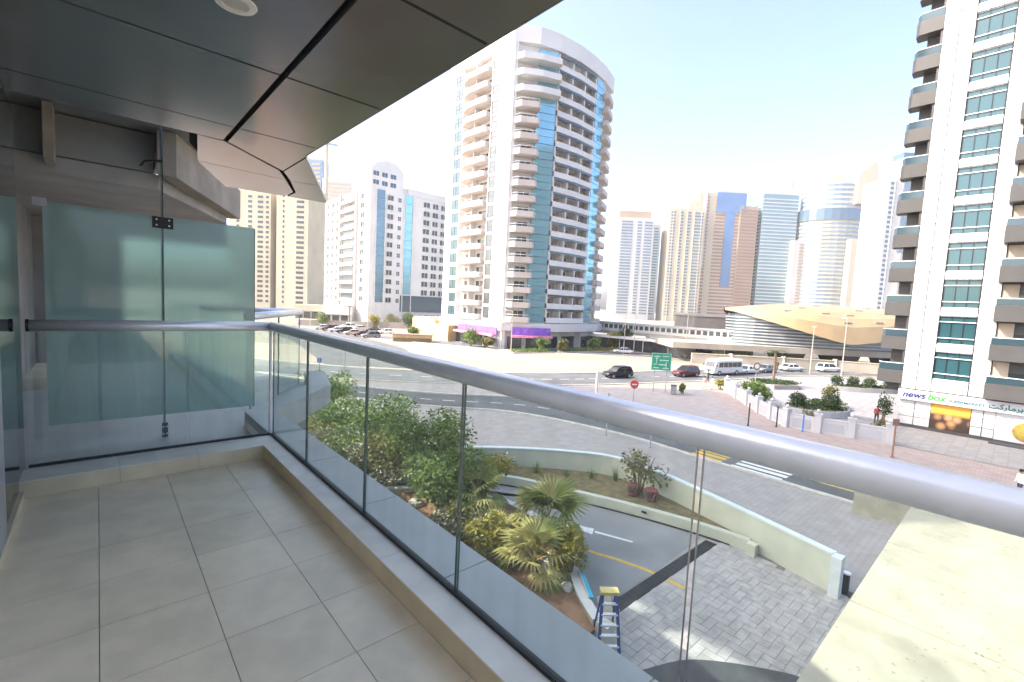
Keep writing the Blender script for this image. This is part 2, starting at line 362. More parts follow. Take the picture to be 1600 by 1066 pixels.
# ceiling of metal panels
CZ = 11.2
ce = struct('ceiling', MB().prism([(-.6,1.21),(1.34,1.21),(1.34,4.36),(2.22,6.30),(1.15,6.38),(.6,4.9),(.58,4.5),(-.6,4.46)],CZ+.035,CZ+.12), T['black'])
ys = [1.2,1.8,2.89,4.05]
for a, b_ in zip(ys[:-1], ys[1:]):
    for x0, x1 in ((-.6,.772),(.808,1.37)):
        part('ceiling_panel', MB().box(x0,x1,a+.010,b_-.010,CZ,CZ+.03), T['panel'], ce)
part('ceiling_panel', MB().box(-.6,.772,4.056,4.462,CZ,CZ+.03), T['panel'], ce)
for pl in ([(.808,4.056),(1.37,4.056),(1.385,4.36),(1.385,5.06),(.808,4.478)],
           [(.60,4.475),(.785,4.485),(1.36,5.085),(1.51,5.42),(.72,5.36)],
           [(.72,5.372),(1.515,5.432),(1.76,6.0),(1.76,6.34),(1.13,6.40)],
           [(1.40,4.40),(1.85,5.38),(1.56,5.42),(1.40,5.08)],
           [(1.565,5.432),(1.856,5.392),(2.265,6.30),(1.79,6.335),(1.79,6.0)]):
    part('ceiling_panel', MB().prism(pl,CZ,CZ+.03), T['panel'], ce)
part('fascia', MB().box(1.371,1.385,1.2,4.35,CZ,CZ+.5), T['panel'], ce)
dl = thing('downlight', 'small round white recessed downlight in the dark ceiling', 'lamp', (.45,2.34,CZ))
ring = MB(); n_ = 28
for k in range(n_):
    t0, t1 = 2*PI*k/n_, 2*PI*(k+1)/n_
    pr = [(.048,CZ+.02),(.052,CZ-.008),(.078,CZ-.006),(.082,CZ)]
    for q in range(3):
        ring.add([(.45+r*math.cos(t),2.34+r*math.sin(t),z) for t in (t0,t1) for r,z in (pr[q],pr[q+1])], [(0,1,3,2)])
part('ring', ring, T['lampw'], dl, True)
part('lens', MB().tube([(.45,2.34,CZ-.001),(.45,2.34,CZ+.02)], .05, 24), T['bulb'], dl)

# the rest of our building
ob = thing('apartment_block', 'own building with beige concrete beams beyond the glass screen and podium under the balcony', 'building', (-6,4,0))
part('podium_wall', MB().box(-20,1.22,-30,4.75,0,8.09).prism([(-20,4.8),(1.2,4.8),(1.2,5.95),(2.4,7.4),(2.7,8.6),(2.2,9.4),(1.2,30),(-20,30)],0,8.04), T['cream'], ob)
part('roof_slab', MB().prism([(-20,-30),(-.5,-30),(-.5,1.21),(1.36,1.21),(1.36,4.34),(-20,4.34)],11.33,11.72), T['concrete_g'], ob)
part('roof_slab', MB().prism([(.62,4.9),(.95,4.6),(1.45,6.2),(1.15,6.3)],11.33,11.72), T['concrete_g'], ob)
part('roof_slab', MB().prism([(-20,4.5),(.45,4.5),(.9,6.6),(1.6,9.0),(.6,10.4),(.2,30),(-20,30)],11.9,12.0), T['concrete_g'], ob)
part('beam', MB().box(-3,.55,7.5,7.9,11.42,11.88), T['concrete_g'], ob, label='grey concrete beam')
part('beam', MB().prism([(.56,7.2),(.75,7.2),(2.05,10.2),(1.8,10.4)],11.35,11.88), T['concrete'], ob, label='beige concrete beam')
part('beam', MB().box(-.41,-.33,7.1,7.5,11.30,11.88), T['concrete'], ob)
part('neighbour_ceiling', MB().prism([(-3,7.55),(.60,7.55),(1.80,10.1),(2.15,12),(2.9,16),(-3,16)],11.22,11.41), T['concrete_l'], ob)
part('neighbour_wall', MB().box(-3,-.9,5.0,14,8.42,11.88).box(-3,.4,12.5,12.8,8.42,11.2), T['concrete_g'], ob)
part('wall', MB().box(-6,-.62,-30,4.85,8.2,11.3), T['concrete_g'], ob)
# ------------------------------------------------------------------ ground, roads, ramp, planters
T['asphalt'] = pm('asphalt', (.115,.118,.122), .85, .18, .35, .3, stain=.25, bscale=40)
T['asphalt2'] = pm('ramp_asphalt', (.24,.25,.255), .8, .1, .6, .25, stain=.15, bscale=30)
T['paving'] = brick_mat('pinkish_paving', (.31,.285,.27), (.325,.30,.285), (.288,.264,.25), .9, .5, .25)
T['sand'] = pm('pale_sand_ground', (.29,.25,.195), .95, .14, .06, .3, stain=.15, bscale=6)
T['plaza'] = brick_mat('lilac_grey_plaza_tiles', (.24,.235,.245), (.26,.255,.262), (.215,.21,.215), .5, .5, .5)
T['pinkband'] = brick_mat('pink_paver_band', (.325,.265,.238), (.34,.28,.252), (.30,.245,.22), 1.2, .5, .25)
T['palepave'] = brick_mat('pale_shop_paving', (.28,.27,.255), (.295,.285,.27), (.25,.243,.23), .6, .5, .5)
T['kerb'] = pm('kerb_concrete', (.50,.48,.45), .85, .12, 2)
T['paint'] = pm('white_road_paint', (.74,.74,.72), .7, .1, 6, stain=.2)
T['yellow'] = pm('yellow_road_paint', (.62,.40,.07), .7, .12, 6, stain=.2)
T['paver'] = pm('grey_clay_paver', (.37,.36,.35), .8, .16, 2.5, .2, stain=.2)
T['darkgrey'] = pm('dark_grey', (.055,.06,.065), .7, .2, 3, .1)
T['soil'] = pm('red_soil', (.30,.17,.095), .95, .3, 2.5, .6, stain=.3)
T['mulch'] = pm('brown_grassy_soil', (.16,.13,.06), .95, .35, 2.5, .6, stain=.3)
T['grate'] = pm('steel_drain_grate', (.03,.032,.033), .55, metal=.5)
T['coping'] = pm('blue_grey_coping', (.60,.66,.68), .6, .06, 3)
struct('ground', MB().sheet([(-1500,-1500),(2500,-1500),(2500,2500),(-1500,2500)],-.02), T['sand'])
struct('pavement', MB().sheet([(2,-60),(44,-60),(44,10),(62,27),(48,36),(36,44),(20,52),(8,70),(2,40)],-.012), T['paving'])
struct('pavement', MB().sheet([(44,-60),(48.6,-60),(48.6,6.5),(47.8,9.2),(46.6,13.9),(49,16),(57,22.5),(61.5,26.8),(59.5,27.6),(48,18.5),(44,15)],-.006), T['pinkband'])
struct('plaza', MB().sheet([(48.8,6.8),(58.5,6.8),(90,-4),(104,10),(96,22),(84,27),(70,29.5),(61.5,26.0),(57.3,22.4),(49.2,15.7),(47.1,13.9),(48.2,9.2)],-.004), T['plaza'])
struct('pavement', MB().sheet([(48.8,-60),(58.5,-60),(58.5,6.7),(48.8,6.7)],.002), T['palepave'])
An = smooth_path([(30.6,-70),(30.6,-20),(30.6,5),(30.8,14),(30.9,21),(28.5,30.5),(22.6,37),(17.5,45),(10,60),(2,80)])
Af = smooth_path([(37,-70),(37,-20),(37,5),(37.3,15),(37.6,24),(34.5,34.5),(27,41.5),(21,50),(14,64),(6,84)])
struct('road', MB().ribbon(Af, An, -.004), T['asphalt'])
Bc = smooth_path([(8,84),(15,70),(25,57),(37,47.5),(47,42),(56,39),(69,35.2),(78,33),(92,29.5),(108,21),(125,6),(150,-25)])
struct('road', MB().ribbon(offset(Bc,4.6), offset(Bc,-4.4), .001), T['asphalt'])
Cc = smooth_path([(52,110),(66,82),(80,66),(94,54),(103,44),(108,38),(125,22),(150,0)])
struct('road', MB().ribbon(offset(Cc,4.5), offset(Cc,-4.5), .003), T['asphalt'])
struct('road', MB().sheet([(24,66),(34,58),(40,66),(46,84),(48,110),(44,150),(32,150),(30,100)],-.001), T['asphalt'])
Hc = [(20,330),(150,150),(190,110),(330,-10),(600,-260)]
struct('road', MB().ribbon(offset(Hc,22), offset(Hc,-22), .002), T['asphalt'])
kp = MB()
for pth, s in ((An,-1),(Af,1)):
    kp.strip(pth, .02*s, .24*s, -.03, .11)
kp.strip(offset(Bc,4.6), .02, .24, -.03, .11).strip(offset(Bc,-4.4), -.24, -.02, -.03, .11)
kp.strip(offset(Cc,4.5), .02, .24, -.03, .11).strip(offset(Cc,-4.5), -.24, -.02, -.03, .11)
struct('kerb', kp, T['kerb'])
mk = MB()                                                              # lane dashes
for pth, off_ in ((Bc,.1),(Cc,0)):
    p = offset(pth, off_)
    for i in range(0, len(p)-1):
        a = Vector(p[i]); b = Vector(p[i+1]); L = (b-a).length; d = (b-a)/L; q = 0
        while q < L-1.6:
            s_ = a+d*q; e_ = a+d*(q+1.5); nn = Vector((-d.y,d.x))*.08
            mk.sheet([tuple(s_-nn),tuple(e_-nn),tuple(e_+nn),tuple(s_+nn)], .0075); q += 4.5
for i in range(0,len(An)-1):
    a = (Vector(An[i])+Vector(Af[i]))/2; b = (Vector(An[i+1])+Vector(Af[i+1]))/2; L = (b-a).length; d = (b-a)/L; q = 0
    if L < 9 or i % 2:
        nn = Vector((-d.y,d.x))*.08; e_ = a+d*min(L*.5,1.8)
        if abs(a.y-10) > 8: mk.sheet([tuple(a-nn),tuple(e_-nn),tuple(e_+nn),tuple(a+nn)], .003)
struct('lane_marking', mk, T['paint'])
cw = struct('crosswalk', MB().box(31.02,31.5,9.2,12.3,-.003,.003), T['paint'])
for k in range(1,7):
    part('stripe', MB().box(31.02+.82*k,31.5+.82*k,9.15-.02*k,12.25-.02*k,-.003,.003), T['paint'], cw)
for k in range(4):                                                     # give way dots
    part('stripe', MB().box(31.2+.0*k,31.45,17.0+.9*k,17.5+.9*k,-.003,.003), T['paint'], cw)
hm = struct('speed_hump_marking', MB().sheet([(31.1,13.0),(31.7,13.0),(31.7,15.2),(31.1,15.0)],.004), T['yellow'])
for x0 in (31.9,32.7,33.5):
    part('stripe', MB().sheet([(x0,13.0),(x0+.55,13.0),(x0+.55,15.2),(x0,15.1)],.004), T['yellow'], hm)
for x0 in (32.8,33.7,34.6,35.5):
    part('stripe', MB().sheet([(x0,5.6),(x0+.6,5.6),(x0+.6,7.6),(x0,7.6)],.004), T['yellow'], hm)

# ramp, drain and pavers in front of the entrance
low = smooth_path([(20.35,7.0),(20.12,8.8),(19.35,11.6),(18.4,14.2),(17.6,16.2),(16.5,18.4),(14.6,20.3),(11.5,22)],4)
inn = smooth_path([(11.0,7.6),(11.6,8.7),(12.7,10.1),(13.7,11.6),(14.2,13.4),(14.2,15.4),(13.5,17.2),(12,19),(9.5,20.5)],4)
struct('ramp', MB().sheet([p for p in low if p[1] > 8.6]+[(13,21.5)]+[p for p in inn[::-1] if p[1] > 8.7]+[(12.9,8.6)],.0), T['asphalt2'])
dr = struct('drain', MB().prism([(11.8,8.1),(19.9,8.1),(19.85,8.58),(11.8,8.58)],-.01,.0155), T['black'])
for k in range(27):
    x0 = 11.85+.3*k
    if x0 < 19.6: part('grate', MB().box(x0,x0+.28,8.12,8.56,.0157,.024), T['grate'], dr)
pv = struct('driveway', MB().sheet([(9,2.2),(20.6,2.2),(20.6,8.09),(9,8.09)],-.002), pm('paver_joint', (.15,.145,.14), .9))
pav_me = [MB().box(-.293,.293,-.143,.143,-.02,.0).mesh('paver', T['paver']), MB().box(-.143,.143,-.293,.293,-.02,.0).mesh('paver', T['paver'])]
out = []
for r in range(-12,13):                                                # herringbone of 0.6 x 0.3 pavers
    for c_ in range(-20,21):
        k = (c_-r) % 4; X = 15.2+c_*.3; Y = 5.5+r*.3
        if k == 0: X += .3; Y += .15; q = 0
        elif k == 3: X += .15; Y += .3; q = 1
        else: continue
        if 10.2 < X < 20.2 and 3.0 < Y < 7.97: out.append((X,Y,q))
out.sort(key=lambda c: (c[0]-13)**2*.6+(c[1]-6.5)**2)
for k in range(15): out.append((11.6+.6*k,7.94,2))
rest = MB()
for i,(X,Y,q) in enumerate(out):
    zz = (.012 if q < 2 else .018)+random.uniform(-.002,.002); q %= 2
    if i < 295: inst('paver', pav_me[q], pv, (X,Y,zz))
    else:
        a,b_ = (.293,.143) if q == 0 else (.143,.293); rest.box(X-a,X+a,Y-b_,Y+b_,-.01,zz)
if rest.v: part('paver_field', rest, T['paver'], pv)['kind'] = 'stuff'
arc = smooth_path([(9.2,7.0),(11.1,6.25),(12.3,5.75),(13.1,5.1),(14.0,4.0),(14.5,3.1),(14.7,1.5)],3)
struct('dark_arc', MB().sheet(arc+[(9,1)],.022), T['darkgrey'])  # dark sheet with a curved edge laid over the pavers
ar = struct('arrow_marking', MB().sheet([(16.35,12.0),(16.5,12.08),(17.1,10.5),(16.98,10.46)],.005), T['paint'])
part('arrow_head', MB().sheet([(16.12,11.95),(16.62,12.25),(16.05,13.3),(15.45,13.1),(15.6,12.9),(15.7,13.0),(16.05,12.45)],.006), T['paint'], ar)
yl = smooth_path([(15.66,8.6),(15.62,9.0),(15.3,10.1),(14.95,11.1),(14.9,12.6)],3)
struct('yellow_line', MB().ribbon(offset(yl,.09), offset(yl,-.09), .005).sheet([(15.6,7.4),(15.78,7.4),(15.76,8.08),(15.58,8.08)],.024), T['yellow'])
# walls round the ramp
bw = thing('boundary_wall', 'pale green-cream garden wall with blue-grey coping between the ramp and the pavement', 'wall', (21,10,0))
bpath = smooth_path([(19.85,3.95),(20.7,6.9),(21.4,9.6),(21.95,12.2),(21.95,15.2),(20.5,17.3),(18.7,19.1),(16.3,20.9),(13,22.8),(8,25)],4)
part('wall', MB().strip(bpath, -.22, 0, -.03, 1.44), T['paleg'], bw)
for i in range(0,len(bpath)-1,4):
    part('coping', MB().strip(bpath[i:i+5], -.26, .04, 1.445, 1.52), T['coping'], bw)
part('end_post', MB().box(19.55,20.02,3.6,3.93,-.02,1.5), T['coping'], bw)
lw = thing('low_wall', 'low curved cream kerb wall along the outer side of the ramp', 'wall', (19.3,11.6,0))
part('wall', MB().strip(low, -.32, 0, -.02, .50), T['paleg'], lw)
part('end_block', MB().box(20.04,20.42,6.62,6.98,-.02,.52), T['paleg'], lw)
part('plinth', MB().strip(low[2:], .002, .05, -.02, .06), T['grate'], lw)
part('vent', MB().box(19.33,19.40,11.3,11.55,.30,.38), T['grate'], lw)
struct('planting_bed', MB().sheet([(p[0]+.2,p[1]+.1) for p in low]+[(11.5,23)]+[(p[0]-.1,p[1]) for p in bpath[::-1] if p[1] > 6.5],.40), T['mulch'])
pw = thing('planter_wall', 'curved white planter wall around the palms beside the step ladder', 'wall', (13,12,0))
part('wall', MB().strip(inn, 0, .28, -.02, .78), T['paleg'], pw)
part('coping', MB().strip(inn, -.03, .31, .782, .83), T['white'], pw)
part('end_block', MB().box(10.72,11.08,7.2,7.62,-.02,.84), T['white'], pw)
struct('planter_soil', MB().sheet(inn+[(10.5,21.5),(11.5,26),(13.5,33),(15.2,40),(9,48),(3,40),(3,9),(9.5,7.6)],.62), T['soil'])
ew = thing('planter_wall', 'low cream wall at the far outer edge of the shrub bed', 'wall', (12,27,0))
part('wall', MB().strip(smooth_path([(9.5,21.2),(11.6,24.0),(12.8,28),(14.2,34),(15.4,40.2),(12,45)],3), -.25, 0, -.02, .75), T['paleg'], ew)
# canopy roof on the right
cs = thing('canopy_roof', 'large flat cream painted canopy roof below the railing at right', 'roof', (10,-6,0))
part('slab', MB().box(1.4,16.95,-24,1.62,4.55,5.0), T['cream'], cs)
for x0, x1 in ((1.4,9.88),(9.93,13.27),(13.32,16.98)):
    part('roof_panel', MB().box(x0,x1,-24,1.65,5.002,5.03), T['cream'], cs)
part('seam', MB().box(12.02,12.06,-24,1.6,5.031,5.035), T['cream'], cs)
for x0,y0 in ((16.3,.9),(16.3,-9),(8,.9)):
    part('column', MB().tube([(x0,y0,-.02),(x0,y0,4.55)],.25,14), T['cream'], cs)
gw = thing('garden_wall', 'short cream wall standing by the road beyond the canopy roof', 'wall', (30,3.6,0))
part('wall', MB().bar((29.3,5.2,.6),(29.9,2.0,.6),.25,1.25), T['cream'], gw)
part('coping', MB().bar((29.28,5.22,1.27),(29.92,1.98,1.27),.31,.08), T['coping'], gw)
# ------------------------------------------------------------------ buildings
T['tw_white'] = pm('tower_white', (.64,.63,.615), .6, .05, .12, stain=.08)
T['tw_pink'] = pm('tower_pinkish_render', (.56,.50,.46), .7, .06, .2, stain=.1)
T['tw_beige'] = pm('tower_beige_recess', (.48,.40,.31), .8, .08, .2)
T['cyan'] = tower_glass('cyan_curtain_glass', (.28,.54,.64))
T['blueg'] = tower_glass('blue_grey_glass', (.06,.10,.13), .08, .18)
T['midg'] = tower_glass('mid_blue_glass', (.15,.26,.33), .1, .35)
T['darkg'] = pm('dark_window_glass', (.05,.06,.065), .12, .3, .5, spec=.8)
T['teal'] = tower_glass('teal_window_glass', (.03,.085,.10), .05, .12)
T['mull'] = pm('white_mullion', (.72,.74,.74), .5)
T['clad'] = pm('white_cladding_panel', (.56,.55,.535), .35, .03, .8, stain=.05)
T['greyclad'] = pm('grey_brown_cladding', (.065,.062,.059), .5, .06, .8, stain=.08)
T['cream_t'] = pm('tower_cream', (.52,.455,.32), .8, .08, .1, stain=.1)
T['purple'] = pm('purple_shop_sign', (.22,.10,.52), .6, .3, 1.0)
T['pink'] = pm('pink_awning', (.75,.25,.42), .7, .2, 2)
T['ochre'] = pm('ochre_wall', (.62,.44,.20), .8, .1, 1)
def wall_frame(p0, p1):
    d = Vector((p1[0]-p0[0], p1[1]-p0[1])); L = d.length; d /= L
    return d, L, math.atan2(d.y, d.x), Vector((d.y,-d.x))
_wc = {}
def win_me(w_, h, cols=1, rows=1, mat='darkg', fr='mull', dep=.12):
    k = (round(w_,2),round(h,2),cols,rows,mat,fr,dep)
    if k not in _wc:
        f = MB(); t = .07
        f.box(-w_/2-t,-w_/2,-dep,.05,-t,h+t).box(w_/2,w_/2+t,-dep,.05,-t,h+t).box(-w_/2,w_/2,-dep,.05,-t,0).box(-w_/2,w_/2,-dep,.05,h,h+t)
        for i in range(1,cols): f.box(-w_/2+w_*i/cols-.03,-w_/2+w_*i/cols+.03,-dep*.8,.02,0,h)
        for i in range(1,rows): f.box(-w_/2,w_/2,-dep*.8,.02,h*i/rows-.03,h*i/rows+.03)
        _wc[k] = (f.mesh('window', T[fr]), MB().box(-w_/2,w_/2,-.03,.02,0,h).mesh('pane', T[mat]))
    return _wc[k]
def window(root, p, rz, z, *a, **k):
    fm, gm = win_me(*a, **k)
    o = inst('window', fm, root, (p[0],p[1],z), rz); subinst('pane', gm, o); return o
def plain_me(name, w_, h, dep, mat):
    k = (name, round(w_,2), round(h,2), round(dep,2), mat)
    if k not in _wc: _wc[k] = MB().box(-w_/2,w_/2,-dep,.03,0,h).mesh(name, T[mat])
    return _wc[k]

# --- central tower
ct = thing('residential_tower', 'tall white apartment tower with curved front, blue glass strips and stacked balconies', 'tower', (82,86,0))
arc_t = [(66.5,76.5),(70.5,73.8),(75.5,72.6),(82,72.2),(88.5,72.8),(93,73.7),(99,75.8)]
part('body', MB().prism([(66,100),(66,95),(67.2,94.5),(67.2,84.5),(66,84.2),(66,77.2),(67.8,76.8),(71,75.2),(75.3,73.2),(75.5,74.6),(82,74.2),(88.5,74.8),(88.7,73.4),(93,74.3),(97.5,76.6),(99,77.4),(99,101),(66,101)],0,64.9), T['tw_white'], ct)
crown = arc_t+[(99.3,100),(65.8,100.4),(65.8,76.9)]
part('crown', MB().prism(crown,64.9,68.4), T['tw_white'], ct)
part('penthouse', MB().prism([(72,80),(92,79),(93,96),(72,96)],68.4,71.2).prism([(76,84),(86,84),(86,93),(76,93)],71.2,73.5), T['tw_white'], ct)
part('edge_pier', MB().box(65.85,66.4,76.6,81.4,0,64.9).prism([(65.9,76.7),(66.6,76.35),(67.2,76.9),(66.5,77.3)],0,64.9), T['tw_white'], ct)
NF = 18; FH = 3.24; Z0 = 6.2
rzL = -PI/2
bal_L = MB().prism([(-4.9,0),(-4.6,-.9),(-1.6,-1.9),(4.3,-1.5),(4.8,-1.1),(4.8,.9),(-4.9,.9)],-.2,1.0).mesh('balcony', T['tw_pink'])
bal_C = MB().prism([(0,1.6),(-.35,.2),(.5,-1.0),(4.2,-1.5),(4.9,-.8),(4.9,1.2)],-.2,1.02).mesh('balcony', T['tw_pink'])
bal_Cw = MB().prism([(0,1.6),(-.35,.2),(.5,-1.0),(4.5,-2.05),(8.8,-2.3),(9.3,-1.7),(9.0,.2),(4.9,1.2)],-.2,1.02).mesh('balcony', T['tw_white'])
bal_R = MB().prism([(0,.6),(.2,-1.2),(5.4,.7),(6.6,1.8),(6.2,3.0),(0,1.6)],-.2,1.02).mesh('balcony', T['tw_pink'])
rail_me = MB().tube([(-.3,.15,1.5),(.5,-.95,1.5),(4.2,-1.45,1.5),(4.8,-.8,1.5)],.05,4).mesh('balcony_rail', T['mull'])
tag_z = []
for f in range(NF):
    z = Z0+FH*f
    window(ct, (66,96.6), rzL, z+.5, 2.6, 2.1, 2, 2, 'teal', 'blueg')
    window(ct, (66,82.7), rzL, z+.4, 1.9, 2.4, 1, 2, 'darkg', 'blueg')
    inst('balcony', bal_L, ct, (66.2,89.4,z), rzL)
    window(ct, (67.2,91.8), rzL, z+.1, 2.6, 2.2, 2, 1, 'darkg'); window(ct, (67.2,87.0), rzL, z+.1, 3.0, 2.2, 2, 1, 'darkg')
    o = inst('divider', plain_me('divider',.3,2.04,1.5,'tw_white'), ct, (67.2,89.6,z+1), rzL)
    wide = f >= NF-3
    b = inst('balcony', bal_Cw if wide else bal_C, ct, (66.4,75.6,z), -.42 if not wide else -.30)
    if not wide: subinst('balcony_rail', rail_me, b)
    inst('balcony', bal_R, ct, (93.0,73.9,z), .10)
    for (ax,ay),(bx,by),nm in (((68.2,76.5),(70.9,75.2),'darkg'),((71.1,74.9),(75.2,73.1),'cyan'),((88.9,73.3),(92.9,74.2),'cyan'),((93.3,74.5),(97.3,76.5),'darkg')):
        d, L, rz, nn = wall_frame((ax,ay),(bx,by)); c_ = ((ax+bx)/2,(ay+by)/2)
        if nm == 'cyan':
            inst('curtain_pane', plain_me('curtain_pane',L-.1,1.5,.18,'cyan'), ct, (*c_,z+1.62), rz)
            inst('curtain_pane', plain_me('curtain_pane',L-.1,1.52,.14,'cyan'), ct, (*c_,z+.03), rz)
        else: window(ct, c_, rz, z+.05, L*.8, 2.3, 2, 1, nm)
    band = MB()
    band.prism([(75.5,72.5),(82,72.1),(88.6,72.7),(88.6,73.0),(82,72.4),(75.5,72.8)],z-.15,z+1.05)
    band.prism([(75.5,72.8),(82,72.4),(88.6,73.0),(88.55,74.8),(82,74.2),(75.5,74.6)],z-.15,z)
    part('loggia_parapet', band, T['tw_white'], ct)
    part('glass_band', MB().prism([(75.55,72.62),(82,72.2),(88.55,72.8),(88.55,72.98),(82,72.38),(75.55,72.8)],z+2.6,z+3.07), T['blueg'], ct)
    for i,(x0,x1,yy) in enumerate(((75.6,79.6,74.5),(80.1,84.0,74.25),(84.5,88.4,74.55))):
        a_ = -.05 if i == 0 else (0 if i == 1 else .07)
        inst('loggia_back', plain_me('loggia_back',3.9,2.6,.05,'tw_beige'), ct, ((x0+x1)/2,yy,z+.01), a_)
        window(ct, ((x0+x1)/2-.5,yy-.06), a_, z+.05, 2.2, 2.1, 2, 1, 'darkg')
    for x0,y0 in ((75.5,72.7),(79.75,72.45),(84.1,72.5),(88.35,72.9)):
        inst('divider', plain_me('divider',.32,2.05,1.4,'tw_white'), ct, (x0,y0+1.4,z+1.05), 0)
part('podium', MB().prism([(65.2,101),(65.2,76.2),(66.6,75.6),(70.5,72.9),(75.5,71.6),(82,71.2),(88.5,71.8),(93.5,72.8),(99.8,75.3),(99.8,101)],4.1,5.9), T['tw_white'], ct)
part('shop_sign', MB().prism([(65.05,92),(65.15,77.5),(65.0,77.5),(64.9,92)],3.3,4.7), T['purple'], ct, label='purple shop sign band')
part('shop_sign', MB().prism([(67.2,75.0),(71,72.4),(75.5,71.3),(75.5,71.1),(70.9,72.2),(67.0,74.8)],3.3,4.9), T['purple'], ct, label='purple shop sign band')
part('awning', MB().prism([(65.0,92),(65.0,77.5),(63.6,77.3),(63.6,92)],2.75,3.2).prism([(66.8,74.6),(70.9,72.1),(75.5,71.0),(75.2,70.0),(70.3,71.2),(66,73.8)],2.75,3.2), T['pink'], ct)
for k in range(7):
    inst('shop_window', plain_me('shop_window',2.6,2.5,.1,'darkg'), ct, (66.0,78.6+3.1*k,.05), rzL)
for (ax,ay),(bx,by) in (((67.4,76.9),(70.8,75.1)),((71.2,74.9),(75.2,73.2)),((75.8,74.4),(81.6,74.1)),((82.2,74.1),(88.2,74.7)),((88.8,73.3),(92.9,74.1))):
    d, L, rz, nn = wall_frame((ax,ay),(bx,by))
    inst('shop_window', plain_me('shop_window',L*.85,2.7,.1,'darkg'), ct, ((ax+bx)/2+nn.x*.02,(ay+by)/2+nn.y*.02,.05), rz)
part('annex', MB().box(64,66,100.8,112,0,5).box(63.5,66,94,100.5,0,4.0), T['ochre'], ct)

# --- mid-rise on the left
md = thing('apartment_block', 'white twelve-storey block with blue glass strips left of the tall curved tower', 'building', (88,176,0))
part('body', MB().box(71.5,106,157,200,0,48.5).box(71.5,84,157.05,172,48.5,55.5).box(84,106,158,196,48.5,50.5), T['tw_white'], md)
part('roof_arch', MB().yprism([(72,55.5),(74,57.5),(78,58.8),(82,58.2),(84,56),(84,55.5)],158,170), T['tw_white'], md)
part('podium_glass', MB().box(84,106.2,156.6,157,5,11), T['blueg'], md)
for f in range(12):
    z = 8.2+3.33*f
    for x0,w_ in ((94,2.8),(97.9,2.6),(101.7,2.7)):
        if f > 0: window(md, (x0,157), 0, z, w_, 1.9, 2, 1, 'darkg', dep=.45)
    window(md, (79.1,157), 0, z, 2.3, 1.8, 2, 1, 'darkg', dep=.35)
    window(md, (82.8,157), 0, z, 1.3, 1.5, 2, 2, 'blueg')
    inst('curtain_pane', plain_me('curtain_pane',3.4,3.15,.25,'midg'), md, (75.4,157,z), 0)
    if f > 0: inst('curtain_pane', plain_me('curtain_pane',3.0,3.15,.25,'cyan'), md, (86.5,157,z), 0)
    window(md, (71.5,162.7), rzL, z, 3.0, 1.9, 2, 1, 'darkg', dep=.35)
    inst('balcony', plain_me('balcony',13.5,1.1,1.4,'tw_pink'), md, (71.5,175,z-.3), rzL)
    inst('window', plain_me('window',12.5,1.9,.15,'blueg'), md, (71.5,175,z+.8), rzL)
    for y0 in (186,190.8,195.5):
        window(md, (71.5,y0), rzL, z, 2.6, 1.8, 2, 1, 'darkg', dep=.4)
for x0 in (77.1,73.6,84.6,88.2):
    part('pilaster', MB().box(x0-.15,x0+.15,156.5,157,0,48.5), T['tw_white'], md)
for y0 in (167.7,182.6):
    part('pilaster', MB().box(70.6,71.5,y0-.4,y0+.4,0,48.5), T['tw_pink'], md)
for k in range(7): window(md, (86.5+2.9*k,156.6), 0, 1.2, 2.2, 2.6, 2, 1, 'darkg')
for f in range(2):
    for k in range(3): window(md, (73.4+3.3*k,157.05), 0, 49.5+3*f, 2.2, 1.6, 2, 1, 'blueg')
part('parapet', MB().box(86,106.2,156.8,157,48.0,50.4), T['tw_white'], md)

# --- generic distant towers: front face runs left to right from p0 to p1 as seen from the camera
def far_tower(name, label, p0, p1, h, depth, floors, body, glass, u=((.06,.94),), side=None, grp='towers on the skyline', zb=0, step=None, band=.55, pier=0):
    d, L, rz, nn = wall_frame(p0, p1); c_ = ((p0[0]+p1[0])/2,(p0[1]+p1[1])/2)
    t = thing(name, label, 'tower', (c_[0],c_[1],0), rz, grp)
    lm = lambda mb, nm, mt, smooth=False: part(nm, mb, T[mt], t, smooth, world=False)
    lm(MB().box(-L/2,L/2,0,depth,0,h), 'body', body)
    fh = (h-8)/floors
    for (a,b) in u:
        w_ = (b-a)*L; xc = (a+b)/2*L-L/2
        me = plain_me('window_band', w_, fh*band, .25, glass)
        for f in range(floors):
            o = bpy.data.objects.new('window_band', me); C.objects.link(o); o.parent = t; o.location = (xc,0,6+fh*f)
    if side:
        me = plain_me('window_band', depth*.8, fh*band, .25, side)
        for f in range(floors):
            for sx,ang in ((1,PI/2),(-1,-PI/2)):
                o = bpy.data.objects.new('window_band', me); C.objects.link(o); o.parent = t; o.location = (sx*L/2,depth/2,6+fh*f); o.rotation_euler = (0,0,ang)
    for k in range(pier):
        x0 = -L/2+L*(k+.5)/pier
        lm(MB().box(x0-.35,x0+.35,-.6,0,0,h-2), 'pier', body)
    return t, L, lm
T['f_white'] = pm('far_white', (.46,.46,.45), .6, .05, .05)
T['f_cream'] = pm('far_cream', (.44,.39,.30), .7, .06, .05)
T['f_tan'] = pm('far_tan', (.36,.28,.205), .7, .06, .05)
T['f_red'] = pm('far_red_brown', (.28,.17,.13), .7, .06, .05)
T['f_blue'] = tower_glass('far_blue_glass', (.13,.23,.40), .12, .4)
T['f_grey'] = tower_glass('far_grey_glass', (.19,.25,.30), .15, .4)
T['f_teal'] = tower_glass('far_teal_glass', (.18,.28,.31), .12, .4)
T['f_dark'] = tower_glass('far_dark_glass', (.10,.16,.22), .15, .3)
t,L,lm = far_tower('white_tower', 'white high-rise with dark grey ribbon windows and flat tan roof frame on the skyline', (397.6,289.1), (425.9,263.8), 104, 26, 32, 'f_white', 'f_grey', ((.12,.42),(.55,.66),(.74,.95)))
